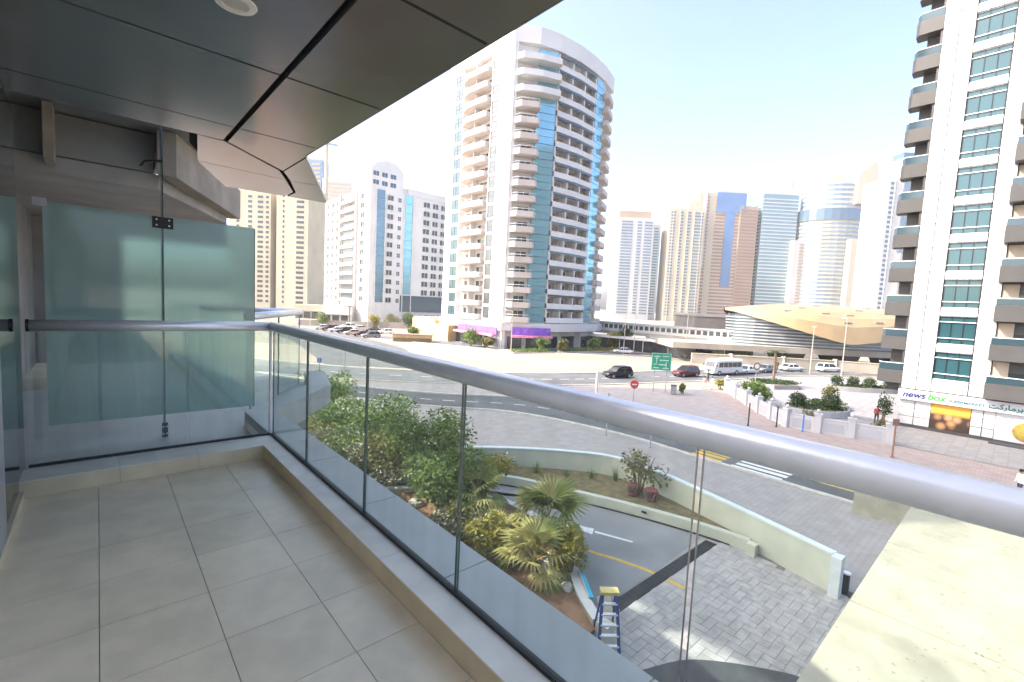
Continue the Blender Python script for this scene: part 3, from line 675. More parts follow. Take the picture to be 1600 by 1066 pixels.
lm(MB().box(-L*.45,L*.42,2,20,104,111), 'roof_frame', 'f_tan')
t,L,lm = far_tower('white_tower', 'pale narrow high-rise with bluish window rows right of the flat-roofed white one', (424,280), (441,265), 100, 20, 32, 'f_white', 'f_teal', ((.08,.92),))
t,L,lm = far_tower('cream_tower', 'cream high-rise with vertical dark window slots and gold-topped roof', (437.3,253.6), (464,229.6), 116, 24, 34, 'f_cream', 'f_grey', ((.04,.16),(.3,.38),(.5,.6),(.72,.95)), pier=5)
lm(MB().box(L*.05,L*.4,2,20,116,124).ball((L*.22,10,124),6,6,4), 'roof_cap', 'f_cream'); lm(MB().box(-L*.3,-L*.1,4,14,116,120), 'roof_block', 'f_white')
t,L,lm = far_tower('striped_tower', 'brown and cream striped tower topped by a large blue glass panel', (477.8,244.3), (515,211), 138, 30, 36, 'f_cream', 'f_red', ((.10,.22),(.36,.98)), side='f_red')
lm(MB().box(-L*.12,L*.5,-.8,.0,118,139), 'blue_panel', 'f_blue'); lm(MB().box(L*.08,L*.28,-.5,.0,40,118), 'blue_strip', 'f_blue')
lm(MB().box(-L*.2,L*.5,2,24,138,143).box(-L*.40,-L*.33,-1,3,60,140), 'roof_frame', 'f_white')
t,L,lm = far_tower('brown_tower', 'lower brown banded block against the right side of the striped tower', (510,214), (526,202), 126, 26, 34, 'f_tan', 'f_red', ((.05,.95),), side='f_red')
t,L,lm = far_tower('beige_tower', 'pale pink-beige tower with dotted windows between striped tower and glass tower', (541,216), (556,203), 104, 18, 28, 'f_cream', 'f_red', ((.1,.2),(.32,.42),(.56,.66),(.8,.9)))
t,L,lm = far_tower('glass_tower', 'grey-green glass tower with slanted crown and stepped balcony wing', (529.7,199.2), (558,174), 140, 30, 36, 'f_teal', 'f_white', ((.01,.99),), side='f_white', band=.28)
lm(MB().yprism([(-L*.48,140),(-L*.3,147),(L*.3,150),(L*.5,140)],2,26), 'crown', 'f_white'); lm(MB().box(L*.36,L*.39,6,6.5,149,157), 'mast', 'f_red')
t,L,lm = far_tower('stepped_tower', 'white balcony wing in front of the right side of the grey-green glass tower', (549,172), (562,160.5), 92, 26, 25, 'f_white', 'f_tan', ((.35,.97),), band=.5)
t,L,lm = far_tower('dark_tower', 'dark blue slab tower peeking out behind the round-fronted tower', (600,190), (618,174), 112, 20, 30, 'f_dark', 'f_grey', ((.05,.95),))
# round-fronted tower
rt = thing('round_tower', 'cream round-fronted tower with dark sky band and pointed sail crown', 'tower', (572,136,0), math.atan2(-47.9,53.6), 'towers on the skyline')
def rprism(mb, R_, z0, z1, y0=0, n=28, m=0): return mb.prism([(R_*math.cos(2*PI*k/n), y0+R_*.8*math.sin(2*PI*k/n)) for k in range(n)], z0, z1, m)
part('body', rprism(MB(),32,0,112,20), T['f_cream'], rt, world=False)
for f in range(26): part('window_band', rprism(MB(),32.3,6+4.05*f,8.2+4.05*f,20), T['f_grey'], rt, world=False)
part('sky_band', rprism(MB(),33.2,112,124,20), T['f_dark'], rt, world=False)
part('crown_body', rprism(MB(),30,124,150,20), T['f_white'], rt, world=False)
for f in range(5): part('window_band', rprism(MB(),30.3,127+4.8*f,129.4+4.8*f,20), T['f_grey'], rt, world=False)
part('sail', MB().yprism([(-16,150),(-8,162),(2,158),(4,150)],6,30).yprism([(6,128),(6,158),(24,172),(27,130)],-8,16), T['f_cream'], rt, world=False)
part('spire', MB().tube([(-4,18,158),(-4,18,172)],[2.5,.3],8), T['f_cream'], rt, world=False)
part('front_wing', MB().box(2,40,-13,6,0,92), T['f_cream'], rt, world=False)
for f in range(21): part('window_band', MB().box(10,30,-13.4,-13,5+4.1*f,7.4+4.1*f), T['f_grey'], rt, world=False)
part('blue_panel', MB().box(9,31,-13.8,-13.41,70,86), T['f_blue'], rt, world=False)
t,L,lm = far_tower('blue_tower', 'slim pale blue glass tower just right of the round-fronted tower', (662,134), (684,116), 124, 20, 30, 'f_blue', 'f_grey', ((.05,.95),))
t,L,lm = far_tower('white_tower', 'white and blue balcony tower with stepped top beside the grey balconies at right', (414.5,73.8), (434,56), 112, 24, 31, 'f_white', 'f_dark', ((.06,.2),(.6,.95)), pier=3)
lm(MB().box(-L*.1,L*.5,2,20,112,126), 'upper_block', 'f_white'); lm(MB().box(-L*.1,L*.12,-.6,1.9,60,126), 'grey_strip', 'f_grey')
lm(MB().box(L*.0,L*.3,6,16,126,131), 'roof_block', 'f_dark')
T['bglass'] = tower_glass('balcony_glass', (.035,.065,.08), .08, .15)
for lab, a_, b_, h_, bd2, gl in (('slim pale grey tower left of the cream high-rise', (446,300),(458,289),96,'f_white','f_grey'),('slim distant blue-grey tower behind the striped tower', (560,262),(575,249),128,'f_grey','f_teal'),('slim cream tower behind the gap right of the glass tower', (610,200),(622,189),118,'f_cream','f_tan'),('thin distant white tower between the two white ones at left of the skyline', (470,330),(480,321),92,'f_white','f_teal')):
    far_tower('slim_tower', lab, a_, b_, h_, 14, 30, bd2, gl, ((.1,.45),(.55,.9)))
# left side towers
def dot_tower(label, p0, p1, h, depth, floors, body, cols):
    d, L, rz, nn = wall_frame(p0, p1); c_ = ((p0[0]+p1[0])/2,(p0[1]+p1[1])/2)
    t = thing('beige_tower', label, 'tower', (c_[0],c_[1],0), rz, 'old beige towers at left')
    part('body', MB().box(-L/2,L/2,0,depth,0,h), T[body], t, world=False)
    fh = (h-6)/floors
    for u0,w_,mt,dep in cols:
        me = plain_me('window' if mt != 'tw_pink' else 'balcony', w_, fh*.5, dep, mt)
        for f in range(floors):
            o = bpy.data.objects.new(me.name.split('.')[0], me); C.objects.link(o); o.parent = t; o.location = (u0*L-L/2,0,4+fh*f)
    return t, L
t,L = dot_tower('cream tower with dark stacked balconies directly behind the edge of the frosted screen', (55,300), (72,285), 66, 22, 22, 'cream_t', ((.2,1.6,'darkg',.1),(.5,2.2,'blueg',.1),(.75,3.0,'darkg',.1),(.92,1.6,'darkg',.1)))
t,L = dot_tower('cream tower with a plain wall and one balcony column left of the pale glass tower', (74.5,283), (87.5,271), 70, 22, 23, 'cream_t', ((.22,1.0,'blueg',.1),(.75,4.2,'darkg',.1)))
part('roof_block', MB().box(-4,4,4,14,70,74), T['cream_t'], t, world=False)
t,L,lm = far_tower('glass_tower', 'pale blue banded glass tower between the cream towers and the white mid-rise', (126,398), (140.5,385), 84, 22, 20, 'f_white', 'f_blue', ((.03,.97),), grp='towers behind the soffit')
t,L,lm = far_tower('crane_tower', 'unfinished slim tower with a crane jib on top showing beside the soffit tip', (153.5,479), (163.5,470), 140, 18, 34, 'f_grey', 'f_tan', ((.3,.9),), grp='towers behind the soffit')
t2 = thing('tower_crane', 'tower crane with a long flat jib near the soffit tip', 'crane', (163,455,0), 0, None)
part('mast', MB().bar((163,455,0),(163,455,150),2.4,2.4), T['cream_t'], t2); part('jib', MB().bar((146,466,153),(170,447,150),1.8,1.8), T['f_grey'], t2)
t,L,lm = far_tower('white_tower', 'blurred white tower with orange trim rising behind the mid-rise roof', (163,466), (186,446), 122, 20, 30, 'f_white', 'f_cream', ((.1,.9),), grp='towers behind the soffit')
# ------------------------------------------------------------------ block with the supermarket at right
nb = thing('apartment_block', 'white panelled block at right with grey balconies and a supermarket at street level', 'building', (66,-6,0))
XF = 58.5
part('core', MB().box(XF+.30,82,-30,7.55,0,66).box(XF+1.9,82,7.55,9.0,3.2,66), T['greyclad'], nb)
part('corner_fin', MB().box(XF+.9,XF+2.2,7.56,7.95,3.6,66), T['greyclad'], nb)
pc = {}
def cpanel(y0, y1, z0, z1, x0=XF, name='cladding_panel', mat='clad'):
    k = (round(y1-y0,2),round(z1-z0,2),mat,name)
    if k not in pc:
        a, b = (y1-y0)/2-.02, (z1-z0)/2-.02
        pc[k] = MB().box(0,.28,-a,a,-b,b).mesh(name, T[mat])
    inst(name, pc[k], nb, (x0+random.uniform(-.004,.004),(y0+y1)/2,(z0+z1)/2))
ZW = 4.95; ST = 3.36
wf = MB(); W2 = 1.22; WH = 2.55
wf.box(.05,.20,-W2-.02,-W2+.02,-.05,WH).box(.05,.20,W2-.02,W2+.02,-.05,WH).box(.02,.20,-W2,W2,-.05,.02).box(.02,.20,-W2,W2,WH-.02,WH+.05)
wf.box(-.03,.15,-W2,W2,.50,.57).box(-.03,.15,-W2,W2,2.0,2.07)
wf_d = MB()
for y in (-.41,.41): wf_d.box(.03,.15,y-.022,y+.022,0,WH)
wf_d.box(.0,.20,-W2-.05,-W2+.03,0,WH).box(.0,.20,W2-.03,W2+.05,0,WH)
wfd_me = wf_d.mesh('mullion', T['blackmetal'])
wf_me = wf.mesh('window', T['mull'])
pane_me = {h: MB().box(.10,.12,-.39,.39,0,h).mesh('pane', T['teal']) for h in (.44,1.41,.40)}
sp = [(5.5,4.68),(4.68,3.87),(3.87,3.02)]
for f in range(13):
    z = ZW+ST*f
    o = inst('window', wf_me, nb, (XF+.12,4.26,z)); subinst('mullion', wfd_me, o)
    for h, z0 in ((.44,.05),(1.41,.58),(.40,2.08)):
        for y in (-.815,0,.815): subinst('pane', pane_me[h], o, (0,y,z0))
    for y1, y0 in sp: cpanel(y0, y1, z+WH+.04, z+ST-.05)
    for q in range(3):
        z0 = z-.05+ST*q/3; z1 = z-.05+ST*(q+1)/3
        cpanel(6.6,7.66,z0,z1); cpanel(5.52,6.58,z0,z1); cpanel(1.75,2.98,z0,z1)
for y1, y0 in ((7.66,6.6),(6.58,5.52)): cpanel(y0,y1,3.75,4.88)
for y1, y0 in sp+[(2.98,1.75)]: cpanel(y0,y1,3.75,4.88)
# left end balconies
lb = MB().prism([(0,0),(0,1.75),(.5,2.05),(1.6,2.05),(1.6,0)],0,1.28).mesh('balcony', T['greyclad'])
lbg = MB().prism([(.05,.05),(.05,1.72),(.52,2.0),(.55,1.96),(.09,1.70),(.09,.05)],1.29,1.95).mesh('balcony_glass', T['bglass'])
lbr = MB().tube([(.06,.05,1.99),(.06,1.72,1.99),(.52,2.0,1.99),(1.5,2.0,1.99)],.035,6).mesh('balcony_rail', T['mull'])
rb = MB().box(-1.25,0,-9.5,0,0,1.36).mesh('balcony', T['greyclad'])
rbg = MB().box(-1.2,-1.17,-9.4,-.06,1.37,1.92).box(-1.2,0,-.08,-.05,1.37,1.92).mesh('balcony_glass', T['bglass'])
rbr = MB().tube([(0,-.07,1.97),(-1.19,-.07,1.97),(-1.19,-9.4,1.97)],.04,6).mesh('balcony_rail', T['mull'])
for f in range(12):
    z = 3.95+ST*f
    b = inst('balcony', lb, nb, (XF+.75,7.75,z+.1)); subinst('balcony_glass', lbg, b); subinst('balcony_rail', lbr, b)
    b = inst('balcony', rb, nb, (XF,1.98,z-.10)); subinst('balcony_glass', rbg, b); subinst('balcony_rail', rbr, b)
    inst('door_glass', plain_me('door_glass',3.2,2.2,.08,'darkg'), nb, (XF+.30,-.9,z+.0), rzL)
    inst('wall_panel', plain_me('wall_panel',1.0,3.2,.1,'tw_beige'), nb, (XF+.30,1.2,z-.05), rzL)
# street level
def sub_text(txt, size, parent, loc, mat, rz, font_extr=.015, shear=0, sx=1.0):
    cu = bpy.data.curves.new('lettering','FONT'); cu.body = txt; cu.size = size; cu.extrude = font_extr; cu.shear = shear; cu.offset = size*.025
    tmp = bpy.data.objects.new('tmp', cu); C.objects.link(tmp)
    dg = bpy.context.evaluated_depsgraph_get(); me = bpy.data.meshes.new_from_object(tmp.evaluated_get(dg)); bpy.data.objects.remove(tmp)
    me.transform(Matrix.Rotation(PI/2,4,'X')); me.transform(Matrix.Scale(sx,4,(1,0,0))); me.materials.clear(); me.materials.append(T[mat])
    o = bpy.data.objects.new('lettering', me); C.objects.link(o); o.parent = parent; o.location = loc; o.rotation_euler = (0,0,rz)
    return o
T['navy'] = pm('navy_lettering', (.008,.012,.11), .5); T['lime'] = pm('lime_lettering', (.05,.26,.02), .5); T['tealt'] = pm('teal_lettering', (.01,.13,.14), .5)
T['signw'] = pm('white_sign_board', (.55,.56,.58), .45, .02)
sg = part('shop_sign', MB().prism([(XF-.42,7.78),(XF+.2,7.78),(XF+.2,-9),(XF-.42,-9)],2.72,3.66), T['signw'], nb, label='white supermarket sign board')
sub_text('news', .80, sg, (XF-.43,7.45,2.98), 'navy', rzL, shear=.25, sx=1.0); sub_text('box', .80, sg, (XF-.43,5.62,2.98), 'lime', rzL, shear=.25)
sub_text('SUPERMARKET', .34, sg, (XF-.43,4.15,3.0), 'tealt', rzL, sx=1.05)
sub_text('\uFE96\uFEDB\uFEAD\uFE8E\uFEE3\uFEAE\uFE91\uFEEE\uFEB3', .62, sg, (XF-.43,1.6,3.0), 'tealt', rzL)
sub_text('\uFEB2\uFEDB\uFEEE\uFE91\uFEAF\uFEEE\uFEF4\uFEE7', .62, sg, (XF-.43,-.75,3.0), 'lime', rzL)
for y1, y0 in ((7.66,6.5),(6.48,5.32),(2.6,1.85),(1.83,1.08)):
    for z0, z1 in ((.28,1.05),(1.07,1.86),(1.88,2.70)): cpanel(y0,y1,z0,z1)
part('plinth', MB().box(XF-.06,XF+.2,-20,7.7,0,.26), T['greyclad'], nb)
def print_mat(name, kind):
    m = bpy.data.materials.new(name); m.use_nodes = True; n = m.node_tree.nodes; l = m.node_tree.links; b = n['Principled BSDF']
    tc = n.new('ShaderNodeTexCoord'); mp = n.new('ShaderNodeMapping'); l.new(tc.outputs['Generated'], mp.inputs[0]); b.inputs['Roughness'].default_value = .4
    vo = n.new('ShaderNodeTexVoronoi'); vo.inputs['Scale'].default_value = 3.3 if kind == 0 else 2.2; l.new(mp.outputs[0], vo.inputs['Vector'])
    mp.inputs['Scale'].default_value = (0,1.0,.9)
    cr = n.new('ShaderNodeValToRGB'); e = cr.color_ramp.elements
    cols = [(0,(.55,.33,.16)),(.25,(.42,.24,.11)),(.42,(.22,.11,.05)),(.55,(.05,.03,.02))] if kind == 0 else [(0,(.55,.10,.03)),(.2,(.50,.25,.05)),(.4,(.25,.30,.05)),(.6,(.45,.08,.04))]
    e[0].position, e[0].color = cols[0][0], (*cols[0][1],1); e[1].position, e[1].color = cols[1][0], (*cols[1][1],1)
    for p, c_ in cols[2:]: q = e.new(p); q.color = (*c_,1)
    l.new(vo.outputs['Distance'], cr.inputs[0])
    sx = n.new('ShaderNodeSeparateXYZ'); l.new(tc.outputs['Generated'], sx.inputs[0])
    gr = n.new('ShaderNodeMapRange'); gr.inputs[1].default_value = .55; gr.inputs[2].default_value = .68; l.new(sx.outputs['Z'], gr.inputs[0])
    mx = n.new('ShaderNodeMix'); mx.data_type = 'RGBA'; mx.inputs[7].default_value = (.72,.36,.05,1); l.new(gr.outputs[0], mx.inputs[0]); l.new(cr.outputs[0], mx.inputs[6])
    l.new(mx.outputs[2] if kind == 0 else cr.outputs[0], b.inputs['Base Color']); return m
T['potato'] = print_mat('potato_poster_print', 0); T['fruit'] = print_mat('fruit_print', 1)
part('poster', MB().box(XF-.02,XF+.2,2.64,5.30,.27,2.70), T['potato'], nb, label='poster of potatoes on an orange ground')
ps = part('poster', MB().box(XF-.01,XF+.2,-6,1.06,.27,2.70), T['signw'], nb, label='white poster with a bowl of fruit')
bowl = MB()
for k in range(14):
    bowl.ball((XF-.03,-.75+.75*math.cos(PI+PI*k/13)*.9,1.35-.7*math.sin(PI*k/13)),.02,.2,.2,8,5)
sub('print', MB().tube([(XF-.02,-.8,1.25),(XF-.035,-.8,1.25)],.82,28), T['fruit'], ps)
sub('print', MB().box(XF-.03,XF-.012,.05,.75,2.28,2.34).box(XF-.03,XF-.012,.15,.75,2.17,2.22), T['pink'], ps)
part('step', MB().box(XF-1.2,XF-.02,-9,1.3,0,.12), T['darkgrey'], nb)

# ------------------------------------------------------------------ added unseen blocks shading the middle ground (stand on columns over the podium roof)
wg = thing('sun_blocker', 'unseen blocks on columns above the podium roof, added to shade the ground', 'building', (-8,40,0))
part('shading_block', MB().box(-10,-4,19,37,26,70), T['tw_white'], wg)
part('shading_block', MB().box(-10,-4,37.1,72,30.5,70), T['tw_white'], wg)
for y0 in (22,46,68): part('column', MB().tube([(-8,y0,12.2),(-8,y0,30)],.5,12), T['tw_white'], wg)

# ------------------------------------------------------------------ metro station, footbridge
T['gold'] = pm('champagne_gold_cladding', (.50,.36,.205), .40, .06, .3, 0, .35)
T['louvre'] = pm('grey_louvre', (.38,.39,.39), .5, .1, .5, metal=.3)
T['conc_l'] = pm('light_concrete', (.42,.375,.315), .8, .1, .3, stain=.15)
st = thing('metro_station', 'shell-shaped golden metro station with grey louvred sides beyond the plaza', 'station', (120,31.9,0), math.atan2(-.667,.745))
HL = 20.5                                                  # local x along the shell, -y towards the camera
sh = MB(); NS, NC = 36, 12
def lowz(s): return 5.2+5.8*min(1,abs(s)*1.02)**1.25
gv = []
for i in range(NS+1):
    s = -1+2*i/NS; hw = 11.5*(1-abs(s)**2.2)**.75+.4; zt = 11.5+1.7*(1-s*s); zl = lowz(s)
    gv.append([(s*HL*(1.5 if s > 0 else 1), -hw*math.cos(PI*j/NC), zl+(zt-zl)*math.sin(PI*j/NC)**.62) for j in range(NC+1)])
o_ = 0
for i in range(NS):
    for j in range(NC):
        sh.add([gv[i][j],gv[i+1][j],gv[i+1][j+1],gv[i][j+1]], [(0,1,2,3)])
part('shell', sh, T['gold'], st, True, world=False)
part('slots', MB().add([], []), T['louvre'], st, world=False) if False else None
for i,j in ((8,2),(11,3),(14,2),(15,4),(18,2),(20,3),(22,4),(25,2),(27,3),(12,5),(24,5),(17,1),(21,1)):
    a = Vector(gv[i][j])*.5+Vector(gv[i+1][j+1])*.5
    part('skylight', MB().box(a.x-.8,a.x+.8,a.y-.25,a.y+.05,a.z-.1,a.z+.14), T['louvre'], st, world=False)
part('glass_body', MB().prism([(HL*math.cos(t)*.94*(1.5 if math.cos(t) > 0 else 1), 9.0*math.sin(t)) for t in [2*PI*k/32 for k in range(32)]],3.9,10.4), T['f_grey'], st, world=False)
for k in range(9):
    part('louvre', MB().prism([(HL*math.cos(t)*(.95+.001*k)*(1.5 if math.cos(t) > 0 else 1), (9.3+.0*k)*math.sin(t)) for t in [2*PI*q/32 for q in range(32)]],4.2+.66*k,4.48+.66*k), T['louvre'], st, world=False)
part('deck', MB().box(-HL*1.7,HL*1.7,-9.6,9.6,2.7,3.9), T['conc_l'], st, world=False)
for x0 in (-30,-18,-6,6,18,30):
    part('pillar', MB().yprism([(x0-2.4,2.7),(x0-1.0,-.1),(x0+1.0,-.1),(x0+2.4,2.7)],-4,4), T['concrete_g'], st, world=False)
fb = thing('footbridge', 'covered cream footbridge with a row of dark windows leading to the metro station', 'bridge', (105,56,0))
pa, pb = Vector((101,92)), Vector((107.2,37)); d = (pb-pa).normalized(); rzB = math.atan2(d.y,d.x); Lb = (pb-pa).length
part('deck', MB().bar((pa.x,pa.y,3.9),(pb.x,pb.y,3.9),3.6,.8), T['conc_l'], fb)
part('walls', MB().bar((pa.x,pa.y,5.2),(pb.x,pb.y,5.2),3.0,1.85), T['tw_white'], fb)
part('roof', MB().bar((pa.x,pa.y,6.35),(pb.x,pb.y,6.35),3.5,.4), T['f_white'], fb)
nn = Vector((d.y,-d.x))
for k in range(38):
    p = pa+d*(1+1.44*k)+nn*1.50
    inst('window', plain_me('window',1.0,1.0,.06,'darkg'), fb, (p.x,p.y,4.95), rzB)
for k in range(4):
    p = pa+d*(4+16*k); part('pillar', MB().bar((p.x,p.y,-.02),(p.x,p.y,3.5),1.2,1.6), T['conc_l'], fb)
cn = thing('bus_shelter', 'long low white canopy over a dark shopfront below the footbridge', 'shelter', (97,56,0))
part('roof', MB().bar((94,80,3.1),(99.2,41,3.1),3.4,.5), T['tw_white'], cn)
part('back_wall', MB().bar((95.6,80,1.4),(100.6,41,1.4),.3,2.8), T['darkg'], cn)
for k in range(7):
    part('post', MB().tube([(93.2+.85*k,78-6*k,-.02),(93.2+.85*k,78-6*k,2.85)],.09,8), T['tw_white'], cn)
vb = thing('metro_entrance', 'cream block with terrace standing left of the golden station', 'building', (118,62,0))
part('wall', MB().prism([(112,56),(120,48),(132,60),(124,68)],0,9.2), T['conc_l'], vb); part('parapet', MB().prism([(111.6,56),(120,47.6),(132.4,60),(124,68.4)],9.2,9.9), T['tw_pink'], vb)
fe = thing('fence_wall', 'long cream boundary wall in front of the golden station', 'wall', (100,26,0))
fpth = [(88,44),(93.6,38.6),(101,31.5),(108,24.5),(116,12),(122,-4)]
part('wall', MB().strip(fpth, -.2, .2, -.03, 1.9), T['conc_l'], fe); part('coping', MB().strip(fpth, -.28, .28, 1.902, 2.05), T['cream_t'], fe)
for (x0,y0) in fpth[1:-1]: part('pier', MB().box(x0-.35,x0+.35,y0-.35,y0+.35,0,2.3), T['conc_l'], fe)
# ------------------------------------------------------------------ vegetation
T['leaf1'] = leaf_mat('shrub_leaves', (.09,.155,.035), (.20,.27,.07))
T['leaf2'] = leaf_mat('olive_leaves', (.13,.14,.04), (.24,.22,.08))
T['leaf3'] = leaf_mat('dark_hedge_leaves', (.025,.055,.018), (.06,.10,.03))
T['leaf4'] = leaf_mat('yellow_green_leaves', (.22,.22,.03), (.36,.30,.05))
T['palm'] = leaf_mat('palm_fronds', (.20,.26,.07), (.36,.37,.12), .3)
T['palmy'] = leaf_mat('yellowing_palm_fronds', (.36,.34,.11), (.48,.43,.17), .3)
T['bark'] = pm('bark', (.17,.12,.075), .9, .3, 6, .5)
T['flower'] = leaf_mat('white_blossom', (.60,.58,.52), (.70,.68,.62), .3)
T['rock'] = pm('pale_rock', (.52,.48,.42), .85, .15, 2, .4)
def leaves(mb, blobs, n, size, m=0, rnd=random):
    tot = sum(b[3]*b[4]*b[5] for b in blobs)
    for (cx,cy,cz,rx,ry,rz) in blobs:
        for _ in range(max(8,int(n*rx*ry*rz/tot))):
            while True:
                x,y,z = (rnd.uniform(-1,1) for _ in range(3)); q = x*x+y*y+z*z
                if q <= 1 and (q > .25 or rnd.random() < .4): break
            k = 1+rnd.gauss(0,.10); p = Vector((cx+rx*x*k, cy+ry*y*k, cz+rz*z*k))
            a = Vector((rnd.gauss(0,1),rnd.gauss(0,1),rnd.gauss(0,.7))).normalized(); b = a.cross(Vector((rnd.gauss(0,1),rnd.gauss(0,1),rnd.gauss(0,1)))).normalized()
            s = size*rnd.uniform(.6,1.3)
            mb.add([p-a*s, p+b*s*.42, p+a*s, p-b*s*.42], [(0,1,2,3)], m)
    return mb
def blobset(x, y, z, r, h, n, rnd=random):
    return [(x+rnd.uniform(-.6,.6)*r, y+rnd.uniform(-.6,.6)*r, z+h*(.35+.5*rnd.random()), r*rnd.uniform(.35,.62), r*rnd.uniform(.35,.62), h*rnd.uniform(.16,.30)) for _ in range(n)]
def stems(x, y, z, r, h, n, r0=.04):
    mb = MB()
    for k in range(n):
        t = random.uniform(0,2*PI); e = r*random.uniform(.3,.8)
        mb.tube([(x+.1*math.cos(t),y+.1*math.sin(t),z),(x+e*.4*math.cos(t),y+e*.4*math.sin(t),z+h*.4),(x+e*math.cos(t+.3),y+e*math.sin(t+.3),z+h*.8)],[r0,r0*.7,r0*.25],5)
    return mb
def shrub(name, label, x, y, z, r, h, n, size, mat, cat='shrub', grp=None, blobs=9, flower=0, st_n=6):
    t = thing(name, label, cat, (x,y,z), 0, grp)
    part('stems', stems(x,y,z,r,h,st_n,.03+.012*h), T['bark'], t)
    bl = blobset(x,y,z,r,h,blobs)
    part('foliage', leaves(MB(), bl, n, size), T[mat], t)
    if flower: part('blossom', leaves(MB(), random.sample(bl, min(3,len(bl))), flower, size*.7), T['flower'], t)
    return t
SB = 'shrubs in the planter below the balcony'
for lab, x, y, r, h, n, mt, fl in (
    ('tall bright green shrub at the far end of the planter', 12.6,34.0,2.3,3.6,2600,'leaf1',0),
    ('rounded green shrub second from the far end of the planter', 11.6,29.6,2.0,3.0,2200,'leaf1',60),
    ('green shrub with white blossom beside the reddish soil strip', 9.6,27.0,1.6,1.7,1500,'leaf2',260),
    ('large dense green shrub in the middle of the planter', 12.2,24.4,2.4,3.6,3000,'leaf1',40),
    ('olive shrub with thin twigs and white blossom under the third glass seam', 10.6,20.8,1.7,2.4,1900,'leaf2',200),
    ('tall olive-green shrub against the bright pavement', 12.6,19.4,2.1,3.7,2800,'leaf1',0),
    ('broad dark shrub left of the fan palms', 11.2,16.6,1.8,3.0,2400,'leaf1',30),
    ('small pale shrub with white flowers in front of the fan palms', 10.6,14.2,1.1,1.3,1000,'leaf2',260),
    ('yellowish spreading shrub behind the fan palms', 13.3,16.2,1.3,2.3,1300,'leaf4',120),
    ('feathery yellow-green bush between the blossom shrub and the drooping palm', 10.7,12.6,.9,1.5,1000,'leaf4',60),
    ('bushy green shrub against the ledge near the second glass seam', 9.8,23.6,1.4,1.9,1400,'leaf1',80),
    ('small leafy shrub at the end of the planter wall by the ladder', 12.1,9.9,.75,1.5,900,'leaf4',0)):
    shrub('shrub', lab, x, y, .60, r*1.08, h, int(n*1.5), .12, mt, 'shrub', SB, 14, fl*2, 8)
# fan palms
def fan_leaf(nb=17, R_=.85, mat='palm'):
    mb = MB(); mb.tube([(0,0,0),(.35,0,.10),(.75,0,.08)],[.018,.014,.01],4)
    for k in range(nb):
        t = -1.75+3.5*k/(nb-1); L = R_*(1-.18*abs(t)/1.75)
        dx, dy = math.cos(t), math.sin(t); px, py = -dy, dx; w_ = .052
        b0 = Vector((.75,0,.08)); mid = b0+Vector((dx,dy,.0))*L*.55+Vector((0,0,.03)); tip = b0+Vector((dx,dy,0))*L+Vector((0,0,-.16-.10*random.random()))
        q = Vector((px,py,0))*w_
        mb.add([b0, mid-q+Vector((0,0,.02)), tip, mid+q+Vector((0,0,.02)), mid-Vector((0,0,.02))], [(0,1,4),(0,4,3),(1,2,4),(4,2,3)])
    return mb
fan_me = [fan_leaf().mesh('frond', T['palm']), fan_leaf(15,.8).mesh('frond', T['palmy']), fan_leaf(19,.95).mesh('frond', T['palm'])]
def fan_palm(label, x, y, z, trunk, n, s, yellow=.4):
    t = thing('fan_palm', label, 'palm', (x,y,z), 0, 'fan palms beside the ramp')
    pts = [(x,y,z-.1),(x+.03,y,z+trunk*.5),(x,y+.02,z+trunk)]
    part('trunk', MB().tube(pts,[.17*s,.14*s,.12*s],10), T['bark'], t)
    for k in range(n):
        me = fan_me[1] if random.random() < yellow else random.choice((fan_me[0],fan_me[2]))
        o = inst('frond', me, t, (x,y,z+trunk), 0, (s,s,s))
        el = math.radians(random.uniform(-5,68)) if k < n*.75 else math.radians(random.uniform(-45,-10))
        o.rotation_euler = (random.uniform(-.25,.25), -el, 2*PI*k/n*2.4+random.uniform(-.2,.2))
fan_palm('largest fan palm with fresh green upright fronds next to the ramp arrow', 13.2,12.0,.6,.9,24,1.2,.35)
fan_palm('drooping yellowish fan palm closest to the balcony ledge', 11.1,10.6,.6,.55,20,1.08,.7)
fan_palm('bright green fan palm behind the fourth glass seam', 12.1,15.2,.6,1.0,18,1.0,.2)
fan_palm('small yellow fan palm between the two larger palms', 11.6,12.9,.6,.35,14,.8,.85)
rk = [(11.9,10.7,.35),(12.6,11.0,.3),(10.9,12.0,.32),(11.5,9.4,.25),(12.5,13.4,.35),(10.6,17.8,.4),(10.2,23.2,.35),(13.0,10.9,.22)]
for (x,y,r),lab in zip(rk,('pale rock under the fronds of the largest fan palm','pale rock touching the planter wall by the palm','pale rock on the soil left of the drooping palm','small pale rock on bare red soil near the ladder','pale rock behind the largest fan palm','pale rock under the broad dark shrub','pale rock in the middle of the shrub bed','smallest pale rock beside the planter wall')):
    t = obj('rock', MB().ball((0,0,0),r,r*.8,r*.6,9,6,0,.14).mesh('rock', T['rock']), None, (x,y,.62+r*.2), random.uniform(0,3)); tag(t, lab, 'rock', 'rocks in the planter')
gc = MB()
for _ in range(2600):
    x = random.uniform(8.2,13.4); y = random.uniform(10.5,36); 
    if x > 11.2+.06*(y-10) or random.random() < .25*(y < 15): continue
    a = Vector((random.gauss(0,1),random.gauss(0,1),random.gauss(0,.5))).normalized(); b = a.cross(Vector((0,.3,1))).normalized(); p = Vector((x,y,.63+random.random()*.22)); s = random.uniform(.05,.13)
    gc.add([p-a*s,p+b*s*.5,p+a*s,p-b*s*.5],[(0,1,2,3)])
tag(obj('ground_cover', gc.mesh('ground_cover', T['leaf2'])), 'low leafy ground cover and dry leaves over the red soil of the planter', 'plants', None, 'stuff')
